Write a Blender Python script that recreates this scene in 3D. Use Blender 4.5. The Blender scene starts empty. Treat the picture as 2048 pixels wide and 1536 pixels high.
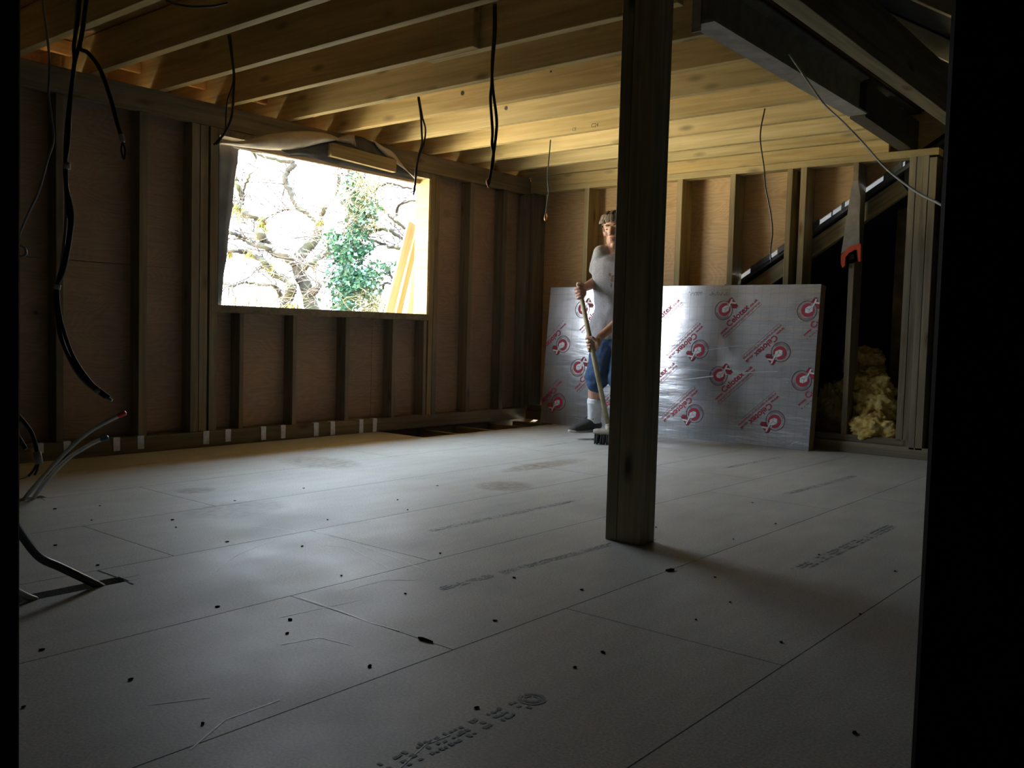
import bpy, bmesh, math, random
from mathutils import Vector, Matrix, noise
rnd = random.Random(7)
scene = bpy.context.scene
COL = scene.collection
PI = math.pi

# ---------------------------------------------------------------- camera
CAMZ = 0.75
FPX = 1821.0
RX = Vector((0.77239068, -0.05731143, 0.63255675))    # rows: world x, y, z seen in camera axes
RY = Vector((0.63455797, 0.0267227, -0.77241315))
RZ = Vector((0.02736448, 0.99799865, 0.05700778))
cam_data = bpy.data.cameras.new('camera')
cam_data.sensor_width = 36.0
cam_data.lens = FPX / 2048 * 36.0
cam_data.clip_start = 0.02
cam_data.clip_end = 400
cam = bpy.data.objects.new('camera', cam_data)
COL.objects.link(cam)
cam.matrix_world = Matrix(((RX[0], RX[1], RX[2], 0), (RY[0], RY[1], RY[2], 0), (RZ[0], RZ[1], RZ[2], CAMZ), (0, 0, 0, 1)))
scene.camera = cam
CP = Vector((0, 0, CAMZ))
FWD = Vector((-RX[2], -RY[2], -RZ[2]))

# ---------------------------------------------------------------- world, sun, exposure
world = bpy.data.worlds.new('overcast_sky')
scene.world = world
world.use_nodes = True
wn = world.node_tree
wn.nodes.clear()
wo = wn.nodes.new('ShaderNodeOutputWorld')
wb = wn.nodes.new('ShaderNodeBackground')
wb.inputs[0].default_value = (0.80, 0.895, 1.0, 1)
wb.inputs[1].default_value = 14.0
wtc = wn.nodes.new('ShaderNodeTexCoord'); wsep = wn.nodes.new('ShaderNodeSeparateXYZ')
wn.links.new(wtc.outputs['Generated'], wsep.inputs[0])
wr = wn.nodes.new('ShaderNodeValToRGB')          # overcast sky: about twice as bright and bluer overhead
wr.color_ramp.elements[0].position = 0.0; wr.color_ramp.elements[0].color = (0.40, 0.425, 0.45, 1)
wr.color_ramp.elements[1].position = 0.75; wr.color_ramp.elements[1].color = (0.88, 1.12, 1.34, 1)
e_ = wr.color_ramp.elements.new(0.22); e_.color = (0.42, 0.45, 0.49, 1)
wn.links.new(wsep.outputs[2], wr.inputs[0]); wn.links.new(wr.outputs[0], wb.inputs[0])
wn.links.new(wb.outputs[0], wo.inputs[0])

sun_data = bpy.data.lights.new('sun', 'SUN')
sun_data.energy = 160.0
sun_data.angle = math.radians(1.5)
sun_data.color = (1.0, 0.88, 0.66)
sun = bpy.data.objects.new('sun', sun_data)
COL.objects.link(sun)
sun.rotation_euler = Vector((0.04, -0.12, -0.98)).to_track_quat('-Z', 'Y').to_euler()

portal_data = bpy.data.lights.new('window_daylight_portal', 'AREA')
portal_data.shape = 'RECTANGLE'
portal_data.size = 1.84
portal_data.size_y = 1.0
portal_data.cycles.is_portal = True
portal = bpy.data.objects.new('window_daylight_portal', portal_data)
COL.objects.link(portal)
portal.location = (-5.06, 4.07, 1.36)
portal.rotation_euler = Matrix(((0, 0, -1), (1, 0, 0), (0, -1, 0))).to_euler()   # local -Z looks to +X
scene.view_settings.view_transform = 'Standard'
scene.view_settings.look = 'None'
scene.view_settings.exposure = 0.65
scene.view_settings.gamma = 1.0
scene.view_settings.use_curve_mapping = False
try:
    scene.cycles.max_bounces = 10
    scene.cycles.diffuse_bounces = 7
    scene.cycles.sample_clamp_indirect = 6.0
    scene.cycles.caustics_reflective = False
    scene.cycles.caustics_refractive = False
except Exception:
    pass

# ---------------------------------------------------------------- pixel -> place helpers
def ray(px, py):
    c = Vector((px - 1024, -(py - 768), -FPX))
    return Vector((RX.dot(c), RY.dot(c), RZ.dot(c)))
def onx(px, py, x):
    d = ray(px, py); return CP + d * (x / d.x)
def ony(px, py, y):
    d = ray(px, py); return CP + d * (y / d.y)
def onz(px, py, z=0.0):
    d = ray(px, py); return CP + d * ((z - CAMZ) / d.z)
def at(px, py, depth):
    d = ray(px, py); return CP + d * (depth / FPX)
def depth_of(P):
    return (Vector(P) - CP).dot(FWD)

# ---------------------------------------------------------------- mesh helpers
def link(ob, parent=None):
    COL.objects.link(ob)
    if parent is not None:
        ob.parent = parent
    return ob
def obj(name, bm, mats, parent=None, smooth=False):
    me = bpy.data.meshes.new(name)
    bm.normal_update()
    bm.to_mesh(me); bm.free()
    if not isinstance(mats, (list, tuple)):
        mats = [mats]
    for m in mats:
        me.materials.append(m)
    if smooth:
        for p in me.polygons: p.use_smooth = True
    return link(bpy.data.objects.new(name, me), parent)
def tag(o, label=None, cat=None, group=None, kind=None):
    if label: o['label'] = label
    if cat: o['category'] = cat
    if group: o['group'] = group
    if kind: o['kind'] = kind
    return o
def struct(name, bm, mats, smooth=False):
    o = obj(name, bm, mats, None, smooth); o['kind'] = 'structure'; return o
def thing(name, label, cat, loc=(0, 0, 0), group=None):
    o = bpy.data.objects.new(name, None); COL.objects.link(o)
    o.empty_display_size = 0.05
    o.location = loc
    bpy.context.view_layer.update()
    return tag(o, label, cat, group)
def box(bm, x0, x1, y0, y1, z0, z1, mi=0):
    vs = [bm.verts.new((x, y, z)) for z in (z0, z1) for y in (y0, y1) for x in (x0, x1)]
    for f in ((0, 2, 3, 1), (4, 5, 7, 6), (0, 1, 5, 4), (2, 6, 7, 3), (0, 4, 6, 2), (1, 3, 7, 5)):
        fc = bm.faces.new([vs[i] for i in f]); fc.material_index = mi
    return vs
def bevel(bm, w, seg=1):
    bmesh.ops.bevel(bm, geom=list(bm.edges), offset=w, segments=seg, affect='EDGES', profile=0.6)
def frame_of(a, b, up=Vector((0, 0, 1))):
    d = (b - a).normalized()
    if abs(d.dot(up)) > 0.999: up = Vector((0, 1, 0))
    s = up.cross(d).normalized(); u = d.cross(s).normalized()
    return d, s, u
def timber(name, a, b, w, t, mat, parent=None, up=Vector((0, 0, 1)), bev=0.002, jit=True):
    """a board from a to b (centre line), w wide across 's', t thick along 'u'; local x runs along the grain"""
    a = Vector(a); b = Vector(b); L = (b - a).length
    d, s, u = frame_of(a, b, up)
    bm = bmesh.new()
    box(bm, 0, L, -w / 2, w / 2, -t / 2, t / 2)
    if bev: bevel(bm, bev)
    o = obj(name, bm, mat, parent)
    M = Matrix(((d.x, s.x, u.x, a.x), (d.y, s.y, u.y, a.y), (d.z, s.z, u.z, a.z), (0, 0, 0, 1)))
    if parent is not None:
        o.matrix_parent_inverse = Matrix.Identity(4)
        o.matrix_basis = parent.matrix_world.inverted() @ M
    else:
        o.matrix_world = M
    return o
def stud(name, x0, x1, y0, y1, z0, z1, mat, parent=None):
    """upright timber; local x is vertical"""
    return timber(name, ((x0 + x1) / 2, (y0 + y1) / 2, z0), ((x0 + x1) / 2, (y0 + y1) / 2, z1), x1 - x0, y1 - y0, mat, parent, up=Vector((0, 1, 0)))
def prism(bm, pts, off, mi=0):
    """extrude polygon pts by vector off"""
    a = [bm.verts.new(p) for p in pts]; b = [bm.verts.new(Vector(p) + Vector(off)) for p in pts]
    n = len(pts)
    fs = [bm.faces.new(a), bm.faces.new(list(reversed(b)))]
    for i in range(n):
        fs.append(bm.faces.new((a[i], b[i], b[(i + 1) % n], a[(i + 1) % n])))
    for f in fs: f.material_index = mi
    bmesh.ops.recalc_face_normals(bm, faces=fs)
def spline(pts, n=8):
    """Catmull-Rom through pts; items are tuples of any length"""
    P = [tuple(p) for p in pts]
    P = [tuple(2 * a - b for a, b in zip(P[0], P[1]))] + P + [tuple(2 * a - b for a, b in zip(P[-1], P[-2]))]
    out = []
    for i in range(1, len(P) - 2):
        for k in range(n):
            t = k / n
            out.append(tuple(0.5 * (2 * b + (c - a) * t + (2 * a - 5 * b + 4 * c - d) * t * t + (-a + 3 * b - 3 * c + d) * t ** 3)
                             for a, b, c, d in zip(P[i - 1], P[i], P[i + 1], P[i + 2])))
    out.append(P[-2])
    return out
def tube(bm, pts, rad, sides=8, mi=0, cap=True, flat=1.0):
    """rad: number or list; pts list of Vectors"""
    pts = [Vector(p) for p in pts]; n = len(pts)
    rs = rad if isinstance(rad, (list, tuple)) else [rad] * n
    rings = []
    t0 = (pts[1] - pts[0]).normalized()
    nrm = t0.orthogonal().normalized()
    for i in range(n):
        t = ((pts[min(i + 1, n - 1)] - pts[max(i - 1, 0)])).normalized()
        if t.length < 1e-6: t = t0
        nrm = (nrm - t * nrm.dot(t))
        nrm = nrm.normalized() if nrm.length > 1e-6 else t.orthogonal().normalized()
        bn = t.cross(nrm)
        rings.append([bm.verts.new(pts[i] + (nrm * math.cos(2 * PI * k / sides) + bn * flat * math.sin(2 * PI * k / sides)) * rs[i]) for k in range(sides)])
    for i in range(n - 1):
        for k in range(sides):
            f = bm.faces.new((rings[i][k], rings[i][(k + 1) % sides], rings[i + 1][(k + 1) % sides], rings[i + 1][k]))
            f.material_index = mi; f.smooth = True
    if cap:
        for r, rev in ((rings[0], True), (rings[-1], False)):
            f = bm.faces.new(list(reversed(r)) if rev else r); f.material_index = mi
    return rings

# ---------------------------------------------------------------- materials
def newmat(name):
    m = bpy.data.materials.new(name); m.use_nodes = True
    nt = m.node_tree
    return m, nt, nt.nodes['Principled BSDF']
def simple(name, col, rough=0.6, metal=0.0, var=0.0, scale=20.0, bump=0.0, spec=0.5):
    m, nt, b = newmat(name)
    b.inputs['Base Color'].default_value = (*col, 1); b.inputs['Roughness'].default_value = rough
    b.inputs['Metallic'].default_value = metal; b.inputs['Specular IOR Level'].default_value = spec
    if var or bump:
        tc = nt.nodes.new('ShaderNodeTexCoord'); nz = nt.nodes.new('ShaderNodeTexNoise')
        nz.inputs['Scale'].default_value = scale; nz.inputs['Detail'].default_value = 5
        nt.links.new(tc.outputs['Object'], nz.inputs['Vector'])
        if var:
            r = nt.nodes.new('ShaderNodeValToRGB')
            r.color_ramp.elements[0].position = 0.3; r.color_ramp.elements[1].position = 0.7
            r.color_ramp.elements[0].color = (*[c * (1 - var) for c in col], 1)
            r.color_ramp.elements[1].color = (*[min(1, c * (1 + var)) for c in col], 1)
            nt.links.new(nz.outputs['Fac'], r.inputs[0]); nt.links.new(r.outputs[0], b.inputs['Base Color'])
        if bump:
            bp = nt.nodes.new('ShaderNodeBump'); bp.inputs['Strength'].default_value = bump; bp.inputs['Distance'].default_value = 0.01
            nt.links.new(nz.outputs['Fac'], bp.inputs['Height']); nt.links.new(bp.outputs[0], b.inputs['Normal'])
    return m
def mixrgb(nt, mode, fac, a, b):
    n = nt.nodes.new('ShaderNodeMix'); n.data_type = 'RGBA'; n.blend_type = mode
    for i, v in ((0, fac), (6, a), (7, b)):
        if isinstance(v, (int, float)): n.inputs[i].default_value = v
        elif isinstance(v, tuple): n.inputs[i].default_value = v
        else: nt.links.new(v, n.inputs[i])
    return n.outputs[2]
def mathn(nt, op, a, b=None, clamp=False):
    n = nt.nodes.new('ShaderNodeMath'); n.operation = op; n.use_clamp = clamp
    for i, v in ((0, a), (1, b)):
        if v is None: continue
        if isinstance(v, (int, float)): n.inputs[i].default_value = v
        else: nt.links.new(v, n.inputs[i])
    return n.outputs[0]
def ramp(nt, src, stops):
    r = nt.nodes.new('ShaderNodeValToRGB'); cr = r.color_ramp
    while len(cr.elements) < len(stops): cr.elements.new(0.5)
    for e, (p, c) in zip(cr.elements, stops):
        e.position = p; e.color = (*c, 1) if len(c) == 3 else c
    nt.links.new(src, r.inputs[0]); return r.outputs[0]
def wood(name, light, dark, knot=(0.16, 0.09, 0.04), rough=0.62, knots=True, axis=0):
    """sawn softwood, grain along local x"""
    m, nt, b = newmat(name)
    tc = nt.nodes.new('ShaderNodeTexCoord'); oi = nt.nodes.new('ShaderNodeObjectInfo')
    add = nt.nodes.new('ShaderNodeVectorMath'); add.operation = 'MULTIPLY_ADD'
    cmb = nt.nodes.new('ShaderNodeCombineXYZ')
    for i, k in enumerate((37.0, 11.0, 23.0)):
        nt.links.new(mathn(nt, 'MULTIPLY', oi.outputs['Random'], k), cmb.inputs[i])
    nt.links.new(tc.outputs['Object'], add.inputs[0]); add.inputs[1].default_value = (1, 1, 1)
    nt.links.new(cmb.outputs[0], add.inputs[2])
    vec = add.outputs[0]
    def mapped(s):
        mp = nt.nodes.new('ShaderNodeMapping'); mp.inputs['Scale'].default_value = s
        nt.links.new(vec, mp.inputs['Vector']); return mp.outputs[0]
    n1 = nt.nodes.new('ShaderNodeTexNoise'); n1.inputs['Scale'].default_value = 1; n1.inputs['Detail'].default_value = 6
    n1.inputs['Distortion'].default_value = 0.6
    nt.links.new(mapped((1.6, 38, 38)), n1.inputs['Vector'])
    n2 = nt.nodes.new('ShaderNodeTexNoise'); n2.inputs['Scale'].default_value = 1; n2.inputs['Detail'].default_value = 3
    nt.links.new(mapped((0.9, 6, 6)), n2.inputs['Vector'])
    c = ramp(nt, n1.outputs['Fac'], [(0.32, dark), (0.62, light)])
    c2 = ramp(nt, n2.outputs['Fac'], [(0.3, (0.62, 0.62, 0.55)), (0.7, (1.08, 1.05, 1.0))])
    c = mixrgb(nt, 'MULTIPLY', 1.0, c, c2)
    if knots:
        v = nt.nodes.new('ShaderNodeTexVoronoi'); v.inputs['Scale'].default_value = 1; v.inputs['Randomness'].default_value = 1
        nt.links.new(mapped((2.6, 7.5, 7.5)), v.inputs['Vector'])
        kf = ramp(nt, v.outputs['Distance'], [(0.05, (1, 1, 1)), (0.085, (0.75, 0.75, 0.75)), (0.19, (0, 0, 0))])
        c = mixrgb(nt, 'MIX', kf, c, (*knot, 1))
    tint = ramp(nt, oi.outputs['Random'], [(0.0, (0.86, 0.84, 0.80)), (0.5, (1, 1, 1)), (1.0, (1.08, 1.0, 0.9))])
    c = mixrgb(nt, 'MULTIPLY', 1.0, c, tint)
    nt.links.new(c, b.inputs['Base Color']); b.inputs['Roughness'].default_value = rough
    b.inputs['Specular IOR Level'].default_value = 0.3
    bp = nt.nodes.new('ShaderNodeBump'); bp.inputs['Strength'].default_value = 0.25; bp.inputs['Distance'].default_value = 0.003
    nt.links.new(n1.outputs['Fac'], bp.inputs['Height']); nt.links.new(bp.outputs[0], b.inputs['Normal'])
    return m
def plywood(name, light, dark, rough=0.55, sheet=None):
    """softwood ply, grain running horizontally with cathedral figure and small plugs"""
    m, nt, b = newmat(name)
    tc = nt.nodes.new('ShaderNodeTexCoord')
    def mapped(s, l=(0, 0, 0)):
        mp = nt.nodes.new('ShaderNodeMapping'); mp.inputs['Scale'].default_value = s; mp.inputs['Location'].default_value = l
        nt.links.new(tc.outputs['Object'], mp.inputs['Vector']); return mp.outputs[0]
    n0 = nt.nodes.new('ShaderNodeTexNoise'); n0.inputs['Scale'].default_value = 1; n0.inputs['Detail'].default_value = 2
    nt.links.new(mapped((1.1, 1.1, 3.2)), n0.inputs['Vector'])
    s = mathn(nt, 'MULTIPLY', n0.outputs['Fac'], 34.0)
    s = mathn(nt, 'FRACT', s)
    s = mathn(nt, 'ABSOLUTE', mathn(nt, 'SUBTRACT', s, 0.5))
    n1 = nt.nodes.new('ShaderNodeTexNoise'); n1.inputs['Scale'].default_value = 1; n1.inputs['Detail'].default_value = 6
    nt.links.new(mapped((5, 5, 90)), n1.inputs['Vector'])
    f = mathn(nt, 'ADD', mathn(nt, 'ADD', mathn(nt, 'MULTIPLY', s, 0.34), 0.12), mathn(nt, 'MULTIPLY', n1.outputs['Fac'], 0.6))
    c = ramp(nt, f, [(0.25, dark), (0.62, light)])
    v = nt.nodes.new('ShaderNodeTexVoronoi'); v.inputs['Scale'].default_value = 1
    nt.links.new(mapped((2.7, 2.7, 3.4), (0.3, 0.2, 0.7)), v.inputs['Vector'])
    kf = ramp(nt, v.outputs['Distance'], [(0.025, (1, 1, 1)), (0.045, (0.45, 0.45, 0.45)), (0.16, (0, 0, 0))])
    c = mixrgb(nt, 'MIX', kf, c, (0.13, 0.06, 0.025, 1))
    n3 = nt.nodes.new('ShaderNodeTexNoise'); n3.inputs['Scale'].default_value = 1.3; n3.inputs['Detail'].default_value = 3
    nt.links.new(tc.outputs['Object'], n3.inputs['Vector'])
    c = mixrgb(nt, 'MULTIPLY', 1.0, c, ramp(nt, n3.outputs['Fac'], [(0.3, (0.78, 0.74, 0.7)), (0.7, (1.05, 1.03, 1))]))
    nt.links.new(c, b.inputs['Base Color']); b.inputs['Roughness'].default_value = rough
    b.inputs['Specular IOR Level'].default_value = 0.3
    return m

M = {}
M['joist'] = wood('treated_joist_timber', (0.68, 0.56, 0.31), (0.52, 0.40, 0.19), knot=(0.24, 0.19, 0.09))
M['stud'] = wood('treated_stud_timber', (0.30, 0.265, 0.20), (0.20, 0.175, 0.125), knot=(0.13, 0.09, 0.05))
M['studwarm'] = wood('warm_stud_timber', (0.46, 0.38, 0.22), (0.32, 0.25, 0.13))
M['post'] = wood('post_timber', (0.46, 0.42, 0.31), (0.30, 0.27, 0.19), knot=(0.08, 0.06, 0.04))
M['fresh'] = wood('fresh_pine', (0.86, 0.66, 0.36), (0.74, 0.50, 0.22), knot=(0.5, 0.2, 0.08))
M['oldlit'] = wood('lit_old_rafter', (0.80, 0.68, 0.46), (0.62, 0.52, 0.34), knots=False)  # old roof timber lightened: light missing on the rafters put into the colour
M['overlit'] = wood('overlit_white_wood', (0.92, 0.86, 0.72), (0.86, 0.76, 0.58), knots=False)  # glare on the overexposed leaning boards put into the wood colour
M['old'] = wood('old_roof_timber', (0.46, 0.42, 0.28), (0.30, 0.26, 0.17))
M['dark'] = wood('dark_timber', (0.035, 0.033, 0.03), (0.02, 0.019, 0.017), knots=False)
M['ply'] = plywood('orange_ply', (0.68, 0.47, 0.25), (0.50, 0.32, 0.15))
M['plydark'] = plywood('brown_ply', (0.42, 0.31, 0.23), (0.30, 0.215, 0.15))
M['felt'] = simple('grey_felt', (0.11, 0.12, 0.14), 0.85, var=0.25, scale=9, bump=0.2)
M['membrane'] = simple('breather_membrane', (0.62, 0.58, 0.52), 0.75, var=0.12, scale=12, bump=0.25)
M['steel'] = simple('primed_steel', (0.24, 0.25, 0.25), 0.45, 0.3, var=0.25, scale=14, bump=0.1)
M['galv'] = simple('galvanised_steel', (0.78, 0.79, 0.80), 0.38, 0.85, var=0.12, scale=60, bump=0.3)
M['black'] = simple('black_sheath', (0.03, 0.035, 0.037), 0.32)
M['grey_cable'] = simple('grey_sheath', (0.42, 0.43, 0.42), 0.4)
M['copper'] = simple('bare_copper', (0.75, 0.42, 0.22), 0.35, 0.9)
M['clearpipe'] = simple('milky_plastic', (0.55, 0.58, 0.56), 0.3)
M['redcap'] = simple('red_plastic', (0.70, 0.05, 0.05), 0.35)
M['bluecap'] = simple('blue_plastic', (0.03, 0.10, 0.16), 0.35)
M['connector'] = simple('white_plastic', (0.75, 0.76, 0.75), 0.4)
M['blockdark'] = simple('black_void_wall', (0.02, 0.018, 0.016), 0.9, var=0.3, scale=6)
M['tile'] = simple('clay_tile', (0.10, 0.045, 0.03), 0.8, var=0.3, scale=20)
M['ground'] = simple('dry_ground', (0.03, 0.028, 0.021), 0.95, var=0.15, scale=1.5)

# ---------------------------------------------------------------- chipboard floor
def chipboard():
    m, nt, b = newmat('chipboard')
    g = nt.nodes.new('ShaderNodeNewGeometry')
    def nz(scale, detail=4, vecscale=None):
        n = nt.nodes.new('ShaderNodeTexNoise'); n.inputs['Scale'].default_value = scale; n.inputs['Detail'].default_value = detail
        if vecscale:
            mp = nt.nodes.new('ShaderNodeMapping'); mp.inputs['Scale'].default_value = vecscale
            nt.links.new(g.outputs['Position'], mp.inputs['Vector']); nt.links.new(mp.outputs[0], n.inputs['Vector'])
        else:
            nt.links.new(g.outputs['Position'], n.inputs['Vector'])
        return n.outputs['Fac']
    c = ramp(nt, nz(170, 3), [(0.35, (0.43, 0.435, 0.405)), (0.5, (0.53, 0.535, 0.505)), (0.68, (0.64, 0.645, 0.61))])
    c = mixrgb(nt, 'MULTIPLY', 1.0, c, ramp(nt, nz(1.7, 5), [(0.3, (0.86, 0.85, 0.83)), (0.7, (1.03, 1.03, 1.03))]))
    c = mixrgb(nt, 'MULTIPLY', 1.0, c, ramp(nt, nz(14, 5, (1, 0.25, 1)), [(0.3, (0.92, 0.91, 0.90)), (0.6, (1.02, 1.02, 1.02))]))
    # dusty sweepings left in patches
    tot = None
    for px, py, rx, ry in ((475, 1018, 0.20, 0.30), (392, 981, 0.10, 0.12), (640, 925, 0.35, 0.25), (1090, 930, .12, .5), (1010, 972, .18, .2)):
        P = onz(px, py)
        sub = nt.nodes.new('ShaderNodeVectorMath'); sub.operation = 'SUBTRACT'
        nt.links.new(g.outputs['Position'], sub.inputs[0]); sub.inputs[1].default_value = P
        mu = nt.nodes.new('ShaderNodeVectorMath'); mu.operation = 'MULTIPLY'
        nt.links.new(sub.outputs[0], mu.inputs[0]); mu.inputs[1].default_value = (1 / rx, 1 / ry, 0)
        ln = nt.nodes.new('ShaderNodeVectorMath'); ln.operation = 'LENGTH'; nt.links.new(mu.outputs[0], ln.inputs[0])
        k = mathn(nt, 'SUBTRACT', 1.0, ln.outputs['Value'], clamp=True)
        tot = k if tot is None else mathn(nt, 'MAXIMUM', tot, k)
    d = mathn(nt, 'MULTIPLY', mathn(nt, 'SMOOTH_MIN', mathn(nt, 'MULTIPLY', tot, 2.2), 1.0), mathn(nt, 'MULTIPLY', nz(38, 6, (1, 0.6, 1)), 1.35), clamp=True)
    d = mathn(nt, 'MULTIPLY', mathn(nt, 'SUBTRACT', d, 0.25, clamp=True), 1.4, clamp=True)
    c = mixrgb(nt, 'MIX', d, c, (0.24, 0.19, 0.13, 1))
    nt.links.new(c, b.inputs['Base Color'])
    r = ramp(nt, nz(3, 5), [(0.3, (0.48,) * 3), (0.7, (0.60,) * 3)])
    nt.links.new(r, b.inputs['Roughness']); b.inputs['Specular IOR Level'].default_value = 0.35
    bp = nt.nodes.new('ShaderNodeBump'); bp.inputs['Strength'].default_value = 0.12; bp.inputs['Distance'].default_value = 0.002
    nt.links.new(nz(120, 3), bp.inputs['Height']); nt.links.new(bp.outputs[0], b.inputs['Normal'])
    return m
M['chip'] = chipboard()
M['fleck'] = simple('black_grit', (0.012, 0.012, 0.012), 1.0, spec=0.0)
M['scuff'] = simple('pale_scuff', (0.78, 0.78, 0.75), 0.5, var=0.2, scale=60)
M['cut'] = simple('saw_cut', (0.02, 0.02, 0.02), 0.95)
M['print'] = simple('green_black_stencil_ink', (0.22, 0.25, 0.235), 0.7, var=0.4, scale=90)

def text_mesh(txt, size, bold=False, spacing=1.0):
    cu = bpy.data.curves.new('t', 'FONT'); cu.body = txt; cu.size = size; cu.resolution_u = 3
    cu.space_character = spacing
    if bold: cu.offset = size * 0.022
    ob = bpy.data.objects.new('t', cu); COL.objects.link(ob)
    dg = bpy.context.evaluated_depsgraph_get()
    me = bpy.data.meshes.new_from_object(ob.evaluated_get(dg))
    vs = [v.co.copy() for v in me.vertices]; fs = [tuple(p.vertices) for p in me.polygons]
    bpy.data.objects.remove(ob); bpy.data.curves.remove(cu); bpy.data.meshes.remove(me)
    return vs, fs
def add_flat(bm, vs, fs, fn, mi):
    nv = [bm.verts.new(fn(v)) for v in vs]
    for f in fs:
        try:
            fc = bm.faces.new([nv[i] for i in f]); fc.material_index = mi
        except ValueError: pass
def strip(bm, pts, w, fn, mi):
    """flat ribbon through 2D points, widened in 2D, mapped by fn"""
    pts = [Vector((p[0], p[1])) for p in pts]; n = len(pts); prev = None
    for i in range(n):
        t = (pts[min(i + 1, n - 1)] - pts[max(i - 1, 0)]).normalized(); nn = Vector((-t.y, t.x))
        ww = w[i] if isinstance(w, (list, tuple)) else w
        cur = (bm.verts.new(fn(pts[i] + nn * ww / 2)), bm.verts.new(fn(pts[i] - nn * ww / 2)))
        if prev:
            f = bm.faces.new((prev[0], prev[1], cur[1], cur[0])); f.material_index = mi
        prev = cur

XW = -4.93          # inner face of the window wall studs
XP = -5.03          # inner face of its plywood
YB = 6.20           # face of the back wall studs
YP = 6.36
ZJ = 2.07           # underside of ceiling joists
HOLE_X, HOLE_Y = -4.47, 4.50

def build_floor():
    bm = bmesh.new()
    g = 0.0016
    xs = [1.9, 1.05, 0.43, -0.188, -0.807, -1.426, -2.046, -2.665, -3.284, -3.903, -4.522, -4.93]
    offs = [1.1, 0.3, 1.55, 0.9, 2.0, 1.55, 2.105, 1.56, 2.11, 1.2, 2.9]
    slots = []
    for k in range(len(xs) - 1):
        x1, x0 = xs[k], xs[k + 1]
        y = offs[k] - 2.47 * 2
        while y < 6.6:
            ya, yb = max(y, -1.3), min(y + 2.47, 6.42)
            y += 2.47
            if yb - ya < 0.02: continue
            if x0 < HOLE_X:
                yb2 = min(yb, HOLE_Y)
                if x1 > HOLE_X + 0.02 and yb > HOLE_Y:      # the row next to the hole keeps its inner strip
                    box(bm, HOLE_X, x1 - g, max(ya, HOLE_Y), yb - g, -0.022, 0)
                yb = yb2
                if yb - ya < 0.02: continue
            segs = [(x0 + g, x1 - g, ya + g, yb - g)]
            # two slots cut for cables and pipes
            for (sx0, sx1, sy0, sy1) in SLOTS:
                out = []
                for (a0, a1, b0, b1) in segs:
                    if sx1 <= a0 or sx0 >= a1 or sy1 <= b0 or sy0 >= b1: out.append((a0, a1, b0, b1)); continue
                    if b0 < sy0: out.append((a0, a1, b0, sy0))
                    if b1 > sy1: out.append((a0, a1, sy1, b1))
                    c0, c1 = max(b0, sy0), min(b1, sy1)
                    if a0 < sx0: out.append((a0, sx0, c0, c1))
                    if a1 > sx1: out.append((sx1, a1, c0, c1))
                segs = out
            for s in segs: box(bm, *s, -0.022, 0)
    # pale scuffs
    f3 = lambda p: (p[0], p[1], 0.0006)
    for pts, w in SCUFFS:
        pp = [onz(*p) for p in pts]
        strip(bm, [(p.x, p.y) for p in pp], w, f3, 1)
    # smudged, unreadable board stencils and saw cuts
    rs = random.Random(21)
    for (p0, p1, hgt, logo) in STENCILS:
        a, b = onz(*p0), onz(*p1)
        L = (b - a).length; d = (b - a).normalized(); sd = Vector((-d.y, d.x, 0)); up = Vector((0, 0, 0.0007))
        x = 0.0
        while x < L - (0.07 if logo else 0):
            if rs.random() < 0.13: x += 0.022; continue
            for row in range(3):
                if rs.random() < 0.24: continue
                y0_ = (row - 1.5) * hgt / 3 + rs.uniform(0, .004); w = rs.uniform(.006, .012); h = hgt * rs.uniform(.10, .22)
                k = rs.uniform(-.3, .3) * w
                q = [(x, y0_), (x + w, y0_ + k), (x + w, y0_ + k + h), (x, y0_ + h)]
                f = bm.faces.new([bm.verts.new(a + d * u + sd * v + up) for u, v in q]); f.material_index = 2
            x += rs.uniform(.009, .015)
        if logo:
            for k in range(24):
                t0, t1 = [2 * PI * (k + q) / 24 for q in (0, 1)]
                for r0, r1 in ((.012, .019), (.022, .030)):
                    if rs.random() < .12: continue
                    f = bm.faces.new([bm.verts.new(a + d * (L - .03 + r * math.cos(t)) + sd * r * math.sin(t) + up) for r, t in ((r0, t0), (r1, t0), (r1, t1), (r0, t1))]); f.material_index = 2
    for pts, w in CUTS:
        pp = [onz(*p) for p in pts]
        strip(bm, [(p.x, p.y) for p in pp], w, f3, 3)
    return struct('floor', bm, [M['chip'], M['scuff'], M['print'], M['cut']])
s1 = onz(55, 1188); s2 = onz(255, 1160)
q1 = onz(60, 997)
SLOTS = [(s2.x - 0.05, s2.x + 0.012, 0.2, s2.y), (q1.x - 0.035, q1.x + 0.02, 1.2, onz(88, 993).y)]
SCUFFS = [([(632, 1064), (700, 1083), (770, 1108), (850, 1140)], 0.004), ([(600, 1195), (680, 1222), (740, 1245), (800, 1262)], 0.006),
          ([(500, 1052), (560, 1058), (590, 1063)], 0.003), ([(420, 1150), (470, 1112), (545, 1080)], 0.003),
          ([(640, 1090), (700, 1095), (780, 1138)], 0.003), ([(560, 1235), (650, 1215), (720, 1200)], 0.003),
          ([(700, 1290), (640, 1275), (560, 1290)], 0.004), ([(380, 1500), (450, 1440), (560, 1400)], 0.004),
          ([(300, 1410), (420, 1395)], 0.003), ([(700, 1178), (770, 1160), (830, 1160)], 0.005),
          ([(800, 1536), (850, 1490), (900, 1470)], 0.003)]
STENCILS = [((770, 1536), (1082, 1390), 0.055, True), ((880, 1178), (1215, 1090), 0.035, False), ((1592, 1140), (1782, 1052), 0.05, False),
            ((1572, 988), (1708, 952), 0.04, False), ((1440, 938), (1572, 912), 0.04, False), ((860, 1062), (1170, 997), 0.035, False), ((1090, 832 + 60), (1240, 870), 0.03, False)]
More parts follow.
